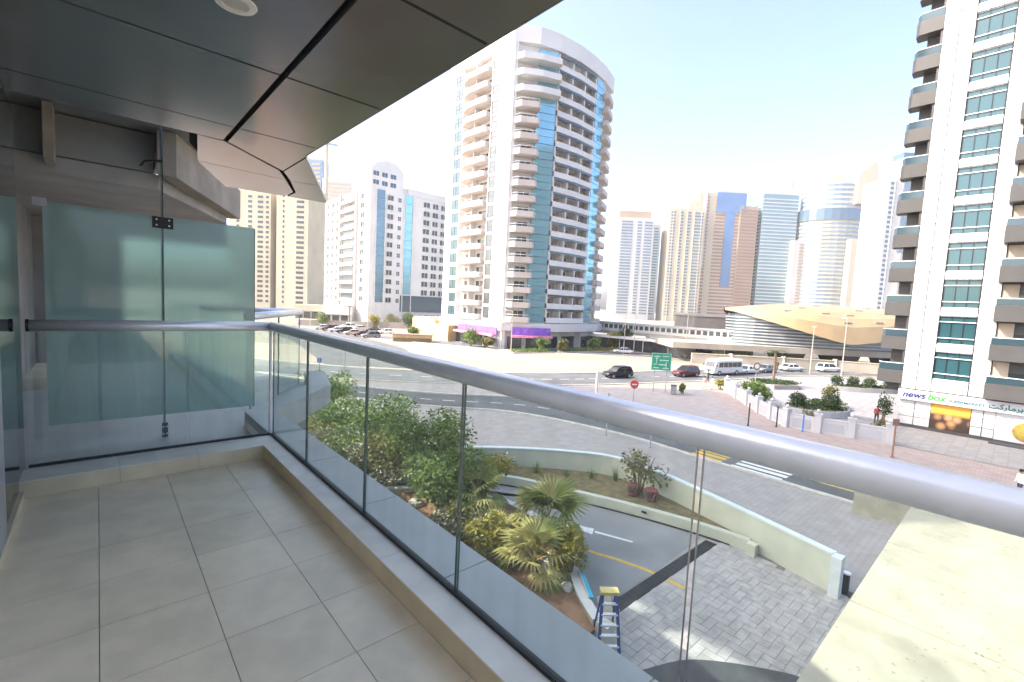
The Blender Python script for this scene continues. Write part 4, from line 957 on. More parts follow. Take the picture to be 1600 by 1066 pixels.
# bed behind the low wall
shrub('small_tree', 'small sparse tree in the bed between the ramp wall and the garden wall', 20.9,12.7,.42,1.3,2.5,520,.13,'leaf2','tree',None,8,0,5)
for lab, x, y, r, h in (('grass tuft at the left end of the narrow bed',18.6,18.0,.45,.8),('grass tuft near the corner of the garden wall',20.6,15.6,.4,.7),('grass tuft in the middle of the narrow bed',19.6,16.6,.35,.5),('leafy tuft against the garden wall corner',21.5,14.6,.35,1.0)):
    t = thing('grass_tuft', lab, 'grass', (x,y,.41), 0, 'tufts in the narrow bed'); mb = MB()
    for _ in range(70):
        a = random.uniform(0,2*PI); q = random.uniform(.1,1)*r; x0 = x+q*.4*math.cos(a); y0 = y+q*.4*math.sin(a); hh = h*random.uniform(.5,1)
        px, py = -math.sin(a)*.012, math.cos(a)*.012
        mb.add([(x0-px,y0-py,.40),(x0+px,y0+py,.40),(x0+q*.7*math.cos(a),y0+q*.7*math.sin(a),.40+hh)], [(0,1,2)])
    part('blades', mb, T['leaf1'], t)
T['redp'] = pm('dull_red_plastic', (.26,.06,.05), .5, .1, 5); T['darkp'] = pm('dark_plastic', (.06,.06,.07), .5)
for lab, x, y in (('red and black plant pot left of the sparse tree trunk',20.55,12.85),('red and black plant pot right of the sparse tree trunk',20.75,11.9)):
    t = thing('plant_pot', lab, 'pot', (x,y,.4), 0, 'pots under the sparse tree')
    part('pot', MB().tube([(x,y,.38),(x,y,.40),(x,y,.95)],[.22,.24,.30],14), T['darkp'], t); part('hoop', MB().tube([(x,y,.48),(x,y,.56)],.275,14).tube([(x,y,.9),(x,y,.98)],.32,14), T['redp'], t)
    part('handle', MB().tube([(x+.3*math.cos(a),y-.3+.0*a,.55+.35*math.sin(a)) for a in [PI*k/8 for k in range(9)]],.03,6), T['redp'], t)

# ------------------------------------------------------------------ ladder and boards
T['lblue'] = pm('blue_fibreglass', (.03,.09,.34), .45); T['lyel'] = pm('yellow_plastic', (.66,.55,.20), .5); T['cyanp'] = pm('cyan_plastic', (.03,.42,.62), .4); T['ply'] = pm('pale_plywood', (.60,.55,.38), .7, .1, 4)
ld = thing('step_ladder', 'blue folding step ladder with yellow top cap beside the planter wall', 'ladder', (10.72,7.22,0), math.radians(-40))
def lp(name, mb, m): return part(name, mb, T[m], ld, world=False)
for sx in (-1,1):
    lp('side_rail', MB().bar((sx*.32,-.42,.0),(sx*.20,-.06,1.95),.035,.085), 'lblue'); lp('rear_rail', MB().bar((sx*.30,.55,.0),(sx*.19,.06,1.93),.03,.05), 'lblue')
for k in range(6):
    q = (k+1)/7; lp('step', MB().box(-.32+.12*q,.32-.12*q,-.42+.36*q-.05,-.42+.36*q+.06,1.95*q-.02,1.95*q+.015), 'alu')
for k in range(3): q = (k+1)/4; lp('brace', MB().bar((-.29+.1*q,.55-.49*q,1.93*q),(.29-.1*q,.55-.49*q,1.93*q),.02,.03), 'alu')
lp('top_cap', MB().box(-.26,.26,-.14,.14,1.93,2.02), 'lyel')
bd = thing('plywood_board', 'pale board leaning between the planter wall and the step ladder', 'board', (11.2,7.75,0))
part('board', MB().bar((11.25,7.35,0.02),(11.5,7.95,1.15),.45,.03), T['ply'], bd); part('batten', MB().bar((11.28,7.33,.5),(11.40,7.30,1.1),.04,.04), T['ply'], bd)
cb = thing('cyan_board', 'bright cyan plastic strip lying along the planter wall top', 'board', (11.9,8.8,.83))
part('board', MB().bar((11.45,8.35,.87),(12.35,9.55,.9),.14,.05), T['cyanp'], cb); part('edge', MB().bar((11.38,8.40,.88),(12.28,9.60,.91),.02,.08), T['white'], cb)
bl = thing('bollard', 'short dark steel bollard at the end of the garden wall', 'bollard', (20.3,3.55,0))
part('post', MB().tube([(20.3,3.55,-.02),(20.3,3.55,.75)],.11,12), T['blackmetal'], bl); part('ring', MB().tube([(20.3,3.55,.75),(20.3,3.55,.80)],.14,12), T['alu'], bl); part('base', MB().box(20.12,20.48,3.37,3.73,.0,.05), T['grate'], bl)

# ------------------------------------------------------------------ plaza wall and planting
pw2 = thing('plaza_wall', 'white panelled plaza wall with piers and round finials along the pink pavement', 'wall', (50,14,0))
prs = [(60.8,25.3),(57.3,22.6),(53.7,19.9),(51.0,17.8),(49.0,15.9),(46.9,13.9),(47.15,11.5),(47.9,9.2),(48.5,6.7)]
T['wallw'] = pm('plaza_wall_white', (.48,.48,.485), .6, .05, .8, stain=.12); T['wallg'] = pm('plaza_wall_panel', (.38,.39,.41), .6, .05, .8)
pier_me = MB().box(-.26,.26,-.26,.26,-.02,1.62).box(-.32,.32,-.32,.32,1.62,1.74).mesh('pier', T['wallw'])
fin_me = MB().ball((0,0,1.94),.17,n=10,k=8).tube([(0,0,1.74),(0,0,1.82)],.07,8).mesh('finial', T['wallw'], True)
for i,(x,y) in enumerate(prs):
    a = prs[min(i+1,len(prs)-1)]; b = prs[max(i-1,0)]; o = inst('pier', pier_me, pw2, (x,y,0), math.atan2(a[1]-b[1],a[0]-b[0])); subinst('finial', fin_me, o)
for a, b in zip(prs[:-1], prs[1:]):
    va, vb_ = Vector(a), Vector(b); d = (vb_-va).normalized(); s_, e_ = va+d*.27, vb_-d*.27; nn = Vector((d.y,-d.x))
    if nn.x > 0: nn = -nn
    wl = part('wall_panel', MB().bar((s_.x,s_.y,.62),(e_.x,e_.y,.62),.2,1.28), T['wallw'], pw2)
    i0, i1 = s_+d*.25+nn*.115, e_-d*.25+nn*.115
    sub('inset', MB().bar((i0.x,i0.y,.62),(i1.x,i1.y,.62),.05,.8), T['wallg'], wl); sub('coping', MB().bar((s_.x,s_.y,1.30),(e_.x,e_.y,1.30),.28,.08), T['wallw'], wl)
def plaza_planter(label, x, y, rx, ry, h, nseg=20, rz=0):
    t = thing('round_planter', label, 'planter', (x,y,0), rz, 'planters on the plaza')
    pl = [(rx*math.cos(2*PI*k/nseg),ry*math.sin(2*PI*k/nseg)) for k in range(nseg)]
    part('wall', MB().prism(pl,-.01,h), T['wallg'], t, world=False); part('soil', MB().sheet([(a*.92,b*.92) for a,b in pl],h+.004), T['mulch'], t, world=False)
    part('ground_cover', leaves(MB(), [(0,0,h+.12,rx*.85,ry*.85,.22)], int(500*rx*ry/4), .16), T['leaf3'], t, world=False)['kind'] = 'stuff'
    return t
plaza_planter('oval stone planter with clipped round bushes nearest the plaza wall', 56.8,14.2,3.4,2.3,.65,24,-.7)
plaza_planter('small oval planter touching the back of the nearest oval planter', 61.0,14.4,2.6,1.7,.6,20,-.7)
plaza_planter('hexagonal planter around the tall palm on the plaza', 72.4,23.6,4.2,2.8,.6,6,-.5)
plaza_planter('long narrow planter with a row of four round bushes', 82,14.6,5.4,1.3,.6,20,-.75)
def bush(label, x, y, z, r, grp='clipped bushes on the plaza', mat='leaf3', n=700):
    t = thing('round_bush', label, 'bush', (x,y,z), 0, grp)
    part('stem', MB().tube([(x,y,z),(x,y,z+r)],.06,5), T['bark'], t)
    part('foliage', leaves(MB(), [(x,y,z+r*.9,r,r,r*.9),(x+.2*r,y,z+r,r*.8,r*.8,r*.7)], n, .13), T[mat], t)
bush('round bush at the left end of the nearest oval planter', 55.6,15.6,.65,.85); bush('round bush at the right end of the nearest oval planter', 57.0,12.9,.65,.95)
bush('round bush leftmost of the row of four', 79.6,17.6,.6,.8); bush('round bush second from left of the row of four', 80.8,15.9,.6,.8); bush('round bush third from left of the row of four', 82.0,14.2,.6,.8); bush('round bush rightmost of the row of four', 83.4,12.2,.6,.85)
shrub('small_tree', 'thin small tree in the planter behind the nearest oval one', 62.0,14.2,.6,1.0,2.4,380,.16,'leaf2','tree',None,6,0,4)
shrub('shrub', 'green shrub filling the left corner inside the plaza wall', 59.0,21.2,0,1.5,2.2,1100,.18,'leaf1','shrub','shrubs along the plaza wall',8)
shrub('shrub', 'green shrub behind the third pier of the plaza wall', 55.6,19.0,0,1.3,2.0,1000,.18,'leaf1','shrub','shrubs along the plaza wall',8)
shrub('shrub', 'thin yellowish bush behind the panelled stretch of the plaza wall', 48.6,12.6,0,.6,1.9,260,.12,'leaf2','shrub','shrubs along the plaza wall',6)
shrub('shrub', 'thin yellowish bush by the last pier near the shop', 49.5,7.6,0,.5,1.8,240,.12,'leaf2','shrub','shrubs along the plaza wall',6)
shrub('shrub', 'yellow-green bush at the gap between plaza wall and road', 61.8,26.6,0,.8,1.3,400,.16,'leaf4','shrub','shrubs along the plaza wall',6)
shrub('shrub', 'thin shrub standing by the corner of the supermarket', 57.6,8.6,0,.7,3.0,420,.14,'leaf3','shrub','shrubs along the plaza wall',8)
def date_palm(label, x, y, h, r):
    t = thing('date_palm', label, 'palm', (x,y,0), 0, 'date palms')
    part('trunk', MB().tube([(x,y,-.1),(x+.1,y,h*.5),(x,y,h)],[.22,.18,.2],8), T['bark'], t)
    for k in range(20):
        a = 2*PI*k/20*1.0+random.uniform(-.2,.2); e0 = random.uniform(.1,1.1); mb = MB(); P_ = []
        for q in range(6):
            s = q/5; P_.append(Vector((x+r*s*math.cos(a)*math.cos(e0*(1-s)),y+r*s*math.sin(a)*math.cos(e0*(1-s)),h+r*s*math.sin(e0)*.8-r*.75*s*s)))
        for q in range(5):
            d = P_[q+1]-P_[q]; sd = Vector((-math.sin(a),math.cos(a),0))*.22*(1 if q < 3 else .6)
            for z_ in (0,.5):
                p = P_[q]+d*z_
                mb.add([p,p+sd+d*.5-Vector((0,0,.12)),p+d*.25],[(0,1,2)]); mb.add([p,p-sd+d*.5-Vector((0,0,.12)),p+d*.25],[(0,1,2)])
        part('frond', mb, T['leaf3'], t)
date_palm('tall date palm rising from the hexagonal plaza planter', 72.8,23.8,5.0,1.7)
date_palm('date palm in front of the pale left towers near the handrail end', 62,150,6.5,2.4)
for lab,x,y,r,h,mt in (('round green tree in front of the purple shop sign',62.0,82.5,2.6,4.6,'leaf1'),('bush with pink tinge below the purple shop sign',63.5,78.5,1.6,2.4,'leaf2'),('yellow-green tree at the right foot of the curved tower',95.5,68.5,2.4,4.2,'leaf4'),('dark green tree behind the yellow one at the tower foot',99,68.0,2.6,5.2,'leaf3'),('small round tree on the forecourt left of the shop steps',71,69.0,1.5,3.0,'leaf1'),('small olive tree on the forecourt between the hedges',75.5,67.0,1.4,2.8,'leaf2'),('green street tree before the dark shopfronts of the curved tower',86,67.0,1.7,3.4,'leaf1'),('green tree in front of the white mid-rise',84,149,3.2,5.2,'leaf1'),('olive tree left of the mid-rise podium',76,146,3.0,4.6,'leaf2'),('dark bush at the right corner of the mid-rise',103,150,3.2,5.0,'leaf3'),('small green shrub by the grey litter bin',53.3,27.4,.4,1.2,'leaf1')):
    shrub('round_tree' if r > 1 else 'shrub', lab, x, y, 0, r, h, 1300, .24 if r > 1 else .12, mt, 'tree' if r > 1 else 'shrub', None, 9)
for lab,x,y in (('low hedge left of the shop steps at the curved tower',67.5,68.5),('low hedge right of the shop steps at the curved tower',80,66.5),('low yellow hedge at the far right of the tower forecourt',90,65.0)):
    t = thing('hedge', lab, 'hedge', (x,y,0), -.2, 'hedges before the curved tower')
    part('foliage', leaves(MB(), [(-3,0,.45,2.2,.8,.5),(0,0,.5,2.2,.8,.5),(3,0,.45,2.2,.8,.5)], 900, .2), T['leaf4' if 'yellow' in lab else 'leaf1'], t, world=False)
    part('bed', MB().box(-5,5,-1,1,-.01,.18), T['conc_l'], t, world=False)
# ------------------------------------------------------------------ vehicles
T['tyre'] = pm('tyre', (.02,.02,.02), .8); T['rim'] = pm('wheel_rim', (.5,.5,.52), .35, metal=.7); T['cglass'] = pm('car_glass', (.02,.025,.03), .06, spec=.8)
T['hl'] = pm('headlight', (.75,.77,.8), .15); T['tl'] = pm('tail_light', (.40,.02,.02), .25); T['chrome'] = pm('grille', (.10,.10,.11), .3, metal=.6)
def paintm(name, c): return pm(name, c, .22, .03, 1, spec=.6)
T['p_black'] = paintm('black_paint', (.02,.02,.024)); T['p_white'] = paintm('white_car_paint', (.76,.76,.76)); T['p_red'] = paintm('dark_red_paint', (.10,.018,.02)); T['p_grey'] = paintm('grey_paint', (.20,.21,.23)); T['p_sand'] = paintm('sand_paint', (.46,.40,.30)); T['p_silver'] = paintm('silver_paint', (.50,.51,.52))
def loft(secs, mb=None, m=0):                  # closed rings
    mb = mb or MB(); n = len(secs[0]); o = len(mb.v)
    for s in secs: mb.v += s
    for i in range(len(secs)-1):
        for k in range(n):
            mb.f.append((o+i*n+k,o+i*n+(k+1)%n,o+(i+1)*n+(k+1)%n,o+(i+1)*n+k)); mb.m.append(m)
    mb.f.append(tuple(o+k for k in range(n-1,-1,-1))); mb.m.append(m); e = o+(len(secs)-1)*n; mb.f.append(tuple(e+k for k in range(n))); mb.m.append(m)
    return mb
def ring_sec(x, w_, z0, z1, tw=1.0):           # rounded section across the car at x
    b = .10; t = w_*tw
    return [(x,-w_+b,z0),(x,-w_,z0+.12),(x,-w_,z1-.22),(x,-t+.05,z1-.04),(x,-t+.16,z1),(x,t-.16,z1),(x,t-.05,z1-.04),(x,w_,z1-.22),(x,w_,z0+.12),(x,w_-b,z0)]
_cars = {}
def car_meshes(kind, paint):
    k = (kind, paint)
    if k in _cars: return _cars[k]
    suv = kind == 'suv'; h0 = .98 if suv else .86; top = 1.72 if suv else 1.43; L = 2.3
    body = loft([ring_sec(-L,.72,.42,h0-.14),ring_sec(-L+.12,.86,.30,h0-.02),ring_sec(-1.6,.90,.24,h0+.04),ring_sec(0,.91,.22,h0+.02),ring_sec(1.1,.90,.24,h0),ring_sec(L-.35,.86,.28,h0-.10),ring_sec(L-.05,.76,.34,h0-.22),ring_sec(L,.66,.40,h0-.30)])
    r = (-2.1,-1.75,.25,1.05) if suv else (-1.75,-1.05,.35,1.15)
    def cs(x, w_, z): return [(x,-w_,z),(x,w_,z)]
    zr = top
    gl = MB().add([(r[0],-.82,h0),(r[3],-.82,h0),(r[3],.82,h0),(r[0],.82,h0),(r[1],-.64,zr-.06),(r[2],-.64,zr-.06),(r[2],.64,zr-.06),(r[1],.64,zr-.06)],[(0,1,5,4),(2,3,7,6),(1,2,6,5),(3,0,4,7),(4,5,6,7)])
    roof = MB().add([(r[1]-.06,-.67,zr-.08),(r[2]+.08,-.67,zr-.08),(r[2]+.08,.67,zr-.08),(r[1]-.06,.67,zr-.08),(r[1]+.1,-.55,zr),(r[2]-.1,-.55,zr),(r[2]-.1,.55,zr),(r[1]+.1,.55,zr)],[(0,1,5,4),(1,2,6,5),(2,3,7,6),(3,0,4,7),(4,5,6,7),(3,2,1,0)])
    for sy in (-1,1):
        for (xb,xt) in ((r[0],r[1]),((r[0]+r[3])/2-.1,(r[1]+r[2])/2-.1),(r[3],r[2])):
            roof.bar((xb,sy*.835,h0-.02),(xt,sy*.665,zr-.05),.07,.05)
    me = dict(body=body.mesh('body',T[paint],True), glass=gl.mesh('window',T['cglass']), roof=roof.mesh('roof',T[paint]),
        tyre=MB().tube([(0,-.11,0),(0,-.09,0),(0,.09,0),(0,.11,0)],[.28,.33,.33,.28],18).mesh('tyre',T['tyre']),
        rim=MB().tube([(0,-.118,0),(0,.118,0)],.20,10).mesh('rim',T['rim']),
        hl=MB().ball((L-.10,0,0),.10,.17,.07,8,5).mesh('headlight',T['hl'],True), tl=MB().box(-L+.0,-L+.14,-.15,.15,-.09,.09).mesh('tail_light',T['tl']),
        gr=MB().box(L-.06,L+.015,-.42,.42,.42,.58).mesh('grille',T['chrome']), mir=MB().ball((.85,0,h0+.08),.08,.10,.07,8,5).mesh('mirror',T[paint],True), h0=h0)
    _cars[k] = me; return me
def car(label, x, y, hd, kind, paint, name='parked_car', grp=None):
    t = thing(name, label, 'car', (x,y,0), hd, grp); m = car_meshes(kind, paint); h0 = m['h0']
    pi = lambda nm, me, loc=(0,0,0): subinst(nm, me, t, loc)
    pi('body', m['body']); pi('window', m['glass']); pi('roof', m['roof'])
    for sx in (-1.42,1.40):
        for sy in (-.79,.79): w_ = pi('wheel', m['tyre'], (sx,sy,.33)); subinst('rim', m['rim'], w_)
    for sy in (-.55,.55): pi('headlight', m['hl'], (0,sy,h0-.30)); pi('tail_light', m['tl'], (0,sy*1.15,h0-.20))
    for sy in (-.95,.95): pi('mirror', m['mir'], (0,sy,0))
    pi('grille', m['gr']); return t
def hdg(dx, dy): return math.atan2(dy,dx)
G = 'cars on the road'
car('black off-road car on the road left of the green sign', 56.6,39.3,hdg(-1,.3),'suv','p_black','car',G)
car('dark red and black car just ahead of the white minibus', 68.6,35.0,hdg(-1,.28),'suv','p_red','car',G)
car('white saloon right behind the white minibus', 83.6,31.6,hdg(-1,.22),'sedan','p_white','car',G)
car('dark grey saloon following the white saloon', 89.4,30.6,hdg(-1,.25),'sedan','p_grey','car',G)
car('white car driving in front of the station wall, nearer the palm', 97.2,28.8,hdg(1,-.5),'sedan','p_white','car',G)
car('white car driving in front of the station wall, right of the lamp posts', 104.4,24.6,hdg(1,-.6),'suv','p_white','car',G)
car('black saloon on the upper road behind the green sign', 101.0,51.0,hdg(-1,1.0),'sedan','p_black','car',G)
car('dark grey off-road car on the upper road above the minibus', 96.2,43.6+4,hdg(-1,1.0),'suv','p_grey','car',G)
car('silver saloon on the upper road further left than the black saloon', 88.5,60.5,hdg(-1,1.0),'sedan','p_silver','car',G)
PK = 'cars parked on the sandy lot'
pk_lab = ['leftmost parked car on the sandy lot, white','dark red car second from left on the sandy lot','white car third from left on the sandy lot','black car in the middle of the sandy lot row','sand-coloured car right of the black one on the sandy lot','dark red car near the right end of the sandy lot row','grey off-road car at the right end of the sandy lot row']
for k,(lab,pt,kd) in enumerate(zip(pk_lab,('p_white','p_red','p_white','p_black','p_sand','p_red','p_grey'),('sedan','suv','sedan','suv','sedan','sedan','suv'))):
    car(lab, 47.6+.3*k, 134-4.6*k, hdg(-1,.15), kd, pt, 'parked_car', PK)
# minibus
bs = thing('minibus', 'white minibus with dark windows on the road by the plaza', 'bus', (77.6,33.1,0), hdg(-1,.25))
bp = lambda nm, mb, m, sm=False: part(nm, mb, T[m], bs, sm, world=False)
bp('body', loft([ring_sec(-3.5,.95,.5,2.35,.9),ring_sec(-3.4,1.04,.35,2.62,.9),ring_sec(2.4,1.05,.35,2.66,.9),ring_sec(3.05,1.03,.36,2.50,.88),ring_sec(3.4,.97,.4,1.45,.92),ring_sec(3.5,.9,.45,1.2,.92)]), 'p_white', False)
bp('windscreen', MB().add([(3.10,-.82,2.34),(3.44,-.86,1.42),(3.44,.86,1.42),(3.10,.82,2.34)],[(0,1,2,3)]), 'cglass')
for sy in (-1,1):
    for k in range(5):
        x0 = -3.1+1.12*k; bp('window', MB().box(x0,x0+1.04,sy*1.045-.012,sy*1.045+.012,1.35,2.15), 'cglass')
    bp('headlight', MB().ball((3.45,sy*.72,.86),.08,.17,.13,8,5), 'hl', True); bp('mirror', MB().bar((3.2,sy*1.05,1.9),(3.3,sy*1.3,1.8),.05,.05).box(3.22,3.30,sy*1.3-.09,sy*1.3+.09,1.5,1.85), 'darkp')
    for x0 in (-2.1,2.2):
        wh = subinst('wheel', MB().tube([(0,-.13,0),(0,.13,0)],.42,18).mesh('tyre',T['tyre']), bs, (x0,sy*.93,.42)); subinst('rim', MB().tube([(0,-.14,0),(0,.14,0)],.24,10).mesh('rim',T['rim']), wh)
bp('bumper', MB().box(3.3,3.56,-.92,.92,.36,.62), 'p_silver'); bp('roof_box', MB().box(-1.8,.2,-.6,.6,2.66,2.82), 'p_white'); bp('grille', MB().box(3.47,3.52,-.5,.5,.72,1.0), 'chrome')

# ------------------------------------------------------------------ people
def person(label, x, y, hd, shirt, legs, skin=(.30,.18,.11), walk=.12, h=1.72):
    t = thing('person', label, 'person', (x,y,0), hd, None)
    k = h/1.75
    P = {'pel':(0,0,.95),'sp':(.01,0,1.15),'ch':(.02,0,1.36),'nk':(.03,0,1.50),'hd':(.05,0,1.66),'ls':(.02,.19,1.42),'le':(-.04,.25,1.14),'lh':(.05,.25,.90),'rs':(.02,-.19,1.42),'re':(.02,-.25,1.14),'rh':(.13,-.24,.92),
         'lp':(0,.10,.90),'lk':(walk+.02,.11,.50),'la':(walk-.02,.11,.08),'lt':(walk+.16,.12,.04),'rp':(0,-.10,.90),'rk':(-walk*.3,-.11,.50),'ra':(-walk-.04,-.11,.09),'rt':(-walk+.13,-.12,.04)}
    Rr = {'pel':.15,'sp':.14,'ch':.165,'nk':.06,'hd':.105,'ls':.065,'le':.048,'lh':.035,'rs':.065,'re':.048,'rh':.035,'lp':.095,'lk':.065,'la':.045,'lt':.035,'rp':.095,'rk':.065,'ra':.045,'rt':.035}
    E = [('pel','sp'),('sp','ch'),('ch','nk'),('nk','hd'),('ch','ls'),('ls','le'),('le','lh'),('ch','rs'),('rs','re'),('re','rh'),('pel','lp'),('lp','lk'),('lk','la'),('la','lt'),('pel','rp'),('rp','rk'),('rk','ra'),('ra','rt')]
    names = list(P); me = bpy.data.meshes.new('body'); me.from_pydata([tuple(c*k for c in P[n]) for n in names], [(names.index(a),names.index(b)) for a,b in E], [])
    o = bpy.data.objects.new('body', me); C.objects.link(o); o.parent = t
    mo = o.modifiers.new('skin','SKIN'); sv = me.skin_vertices[0].data
    for i,n in enumerate(names): r = Rr[n]*k; sv[i].radius = (r, r*(1.25 if n in ('ch','sp','pel') else 1)); sv[i].use_root = n == 'pel'
    o.modifiers.new('sub','SUBSURF').levels = 1; o.modifiers['sub'].render_levels = 2
    m = bpy.data.materials.new('clothes'); m.use_nodes = True; nn = m.node_tree.nodes; l = m.node_tree.links
    tc = nn.new('ShaderNodeTexCoord'); sx = nn.new('ShaderNodeSeparateXYZ'); l.new(tc.outputs['Object'], sx.inputs[0]); cr = nn.new('ShaderNodeValToRGB'); cr.color_ramp.interpolation = 'CONSTANT'
    mr = nn.new('ShaderNodeMath'); mr.operation = 'MULTIPLY'; mr.inputs[1].default_value = .5; l.new(sx.outputs['Z'], mr.inputs[0]); l.new(mr.outputs[0], cr.inputs[0])
    e = cr.color_ramp.elements; e[0].position = 0; e[0].color = (.03,.03,.03,1); e[1].position = .04; e[1].color = (*legs,1)
    for p_, c_ in ((.93*k/2,shirt),(1.50*k/2,skin)): q = e.new(p_); q.color = (*c_,1)
    l.new(cr.outputs[0], nn['Principled BSDF'].inputs['Base Color']); nn['Principled BSDF'].inputs['Roughness'].default_value = .8; me.materials.append(m)
    hair = MB().ball((.03*k,0,1.70*k),.12*k,.108*k,.10*k,10,7); part('hair', hair, T['black'], t, True, world=False)
    face = MB().ball((.155*k,0,1.645*k),.022,.018,.025,6,4)
    for sy in (-1,1): face.ball((.06*k,sy*.108*k,1.655*k),.025,.012,.032,6,4)
    part('nose_and_ears', face, pm('skin', skin, .6), t, True, world=False)
    return t
person('person in a white shirt walking on the pavement at the right edge', 40.6,-.62,2.2,(.70,.70,.74),(.05,.05,.07))
person('person in dark clothes crossing the road beside the minibus', 66.0,30.2,1.9,(.03,.03,.035),(.03,.03,.04))
person('person in pale clothes standing at the left end of the plaza wall', 60.4,27.0,2.6,(.62,.55,.48),(.55,.42,.40),walk=.04)
person('person in a pink top next to the one in pale clothes', 59.6,27.7,3.4,(.60,.28,.28),(.5,.42,.38),walk=.04)
person('person in a red top and black trousers by the supermarket corner', 57.4,9.1,3.6,(.28,.04,.05),(.02,.02,.02),walk=.05)
person('person in black waiting near the cars before the station wall', 96.4,31.0,3.0,(.03,.03,.03),(.03,.03,.04),walk=.04)
# bench by the supermarket
bn = thing('bench', 'small dark bench on the plaza near the supermarket corner', 'bench', (53.6,8.6,0), .3)
part('seat', MB().box(-.8,.8,-.22,.22,.40,.46), T['bark'], bn, world=False)
for sx in (-.6,.6): part('leg', MB().box(sx-.05,sx+.05,-.2,.2,-.01,.40), T['darkp'], bn, world=False)

# ------------------------------------------------------------------ signs, posts, lamps
T['rgreen'] = pm('green_sign', (.02,.30,.16), .45); T['rred'] = pm('red_sign', (.60,.06,.04), .45); T['rbrown'] = pm('brown_sign', (.24,.14,.09), .5); T['pole'] = pm('galvanised_pole', (.36,.37,.38), .5, metal=.4); T['bsign'] = pm('blue_sign', (.03,.16,.50), .45)
gs = thing('road_sign', 'large green direction sign on two posts by the junction', 'sign', (51.8,29.7,0), hdg(1.6,-1.7))
for sx in (-.75,.75): part('post', MB().tube([(sx,.08,-.02),(sx,.08,4.8)],.06,8), T['pole'], gs, world=False)
bd_ = part('board', MB().box(-1.2,1.2,-.04,.03,2.7,4.85), T['rgreen'], gs, world=False)
mk2 = MB()
for x0,z0,w_,h_ in ((-.95,4.35,.8,.16),(.15,4.4,.75,.14),(-.2,3.9,1.1,.15),(-.95,3.4,.45,.13),(-.3,3.35,.9,.15),(-.95,2.95,.7,.14),(.2,2.92,.7,.14)):
    q = 0
    while q < w_-.05: g_ = random.uniform(.05,.11); mk2.box(x0+q,x0+q+g_,-.046,-.041,z0,z0+h_*random.uniform(.6,1)); q += g_+.035
sub('lettering', mk2, T['paint'], bd_); sub('border', MB().box(-1.17,1.17,-.045,-.041,2.73,2.76).box(-1.17,1.17,-.045,-.041,4.79,4.82).box(-1.17,-1.14,-.045,-.041,2.76,4.79).box(1.14,1.17,-.045,-.041,2.76,4.79), T['paint'], bd_)
sub('arrow', MB().box(-.62,-.55,-.046,-.041,3.62,4.25).prism([(-.72,-.046),(-.45,-.046),(-.45,-.041),(-.72,-.041)],4.14,4.24).box(.55,.62,-.046,-.041,3.1,3.75), T['paint'], bd_)
def disc_sign(label, x, y, h, r, mat, hd, bar=True):
    t = thing('round_sign', label, 'sign', (x,y,0), hd); part('post', MB().tube([(0,.06,-.02),(0,.06,h+r)],.04,8), T['pole'], t, world=False)
    d_ = part('disc', MB().tube([(0,-.02,h),(0,.02,h)],r,24), T[mat], t, world=False)
    sub('face', MB().tube([(0,-.026,h),(0,-.021,h)],r*.62,24) if not bar else MB().box(-r*.6,r*.6,-.026,-.021,h-r*.16,h+r*.16), T['paint'], d_)
disc_sign('round red no-entry sign in the paved area left of the green sign', 38.9,25.0,2.75,.42,'rred',hdg(1,-.8))
disc_sign('brown disc sign on a thin post inside the plaza wall', 64.6,23.2,3.4,.5,'rbrown',hdg(1,-.8),False)
def post(label, x, y, h, mat='pole', r=.055, cap=None, name='post'):
    t = thing(name, label, 'post', (x,y,0), 0, 'posts along the pavements'); part('shaft', MB().tube([(x,y,-.02),(x,y,h)],r,8), T[mat], t); part('foot', MB().tube([(x,y,-.01),(x,y,.06)],r*2.2,8), T[mat], t)
    if cap: part('plate', MB().bar((x-.18,y+.16,h-.25),(x+.18,y-.16,h-.25),.03,.5), T[cap], t, label='small plate')
post('dark thin post on the pink paving, left of the pair before the plaza wall', 44.0,16.1,2.1,'blackmetal'); post('dark thin post on the pink paving, right of the pair before the plaza wall', 46.0,14.4,1.9,'blackmetal')
post('blue post standing against the panelled plaza wall', 46.4,12.4,1.5,'bsign',.06); post('brown sign post at the end of the plaza wall by the shop', 44.0,5.8,2.9,'rbrown',.06,'rbrown')
post('thin post at the road edge above the sparse tree', 30.0,17.6,2.6,'pole',.05); post('thin post with a small white plate left of the road edge', 29.8,21.4,3.4,'pole',.05,'paint')
post('pale thick post beside the handrail left of the red sign', 41.5,31.5,3.0,'alu',.16)
post('blue sign post seen through the last railing pane', 17.5,50,3.2,'pole',.06,'bsign'); post('post with a dark blue plate beside the far road', 23.5,58,3.6,'pole',.06,'bsign')
bn2 = thing('litter_bin', 'grey litter bin on the paved area below the green sign', 'bin', (52.0,27.9,0), .4); part('bin', MB().box(-.35,.35,-.3,.3,.05,1.05), T['p_grey'], bn2, world=False); part('lid', MB().box(-.38,.38,-.33,.33,1.052,1.15), T['darkp'], bn2, world=False)
def lamp_post(label, x, y, h, arms=1, hd=0):
    t = thing('street_lamp', label, 'lamp', (x,y,0), hd, 'street lamps'); part('pole', MB().tube([(0,0,-.02),(0,0,h)],[.11,.06],8), T['conc_l'], t, world=False)
    for s in ((1,) if arms == 1 else (1,-1)):
        a = part('arm', MB().tube([(0,0,h-.1),(s*.5,0,h+.15),(s*1.3,0,h+.2)],.04,6), T['conc_l'], t, world=False); sub('head', MB().box(min(s*1.2,s*1.8),max(s*1.2,s*1.8),-.13,.13,h+.13,h+.24), T['p_silver'], a)
lamp_post('tall double lamp post in front of the station, left one', 96.6,25.6,8.4,2,.4); lamp_post('tall lamp post in front of the station, right one', 98.5,21.2,10.2,1,.6)
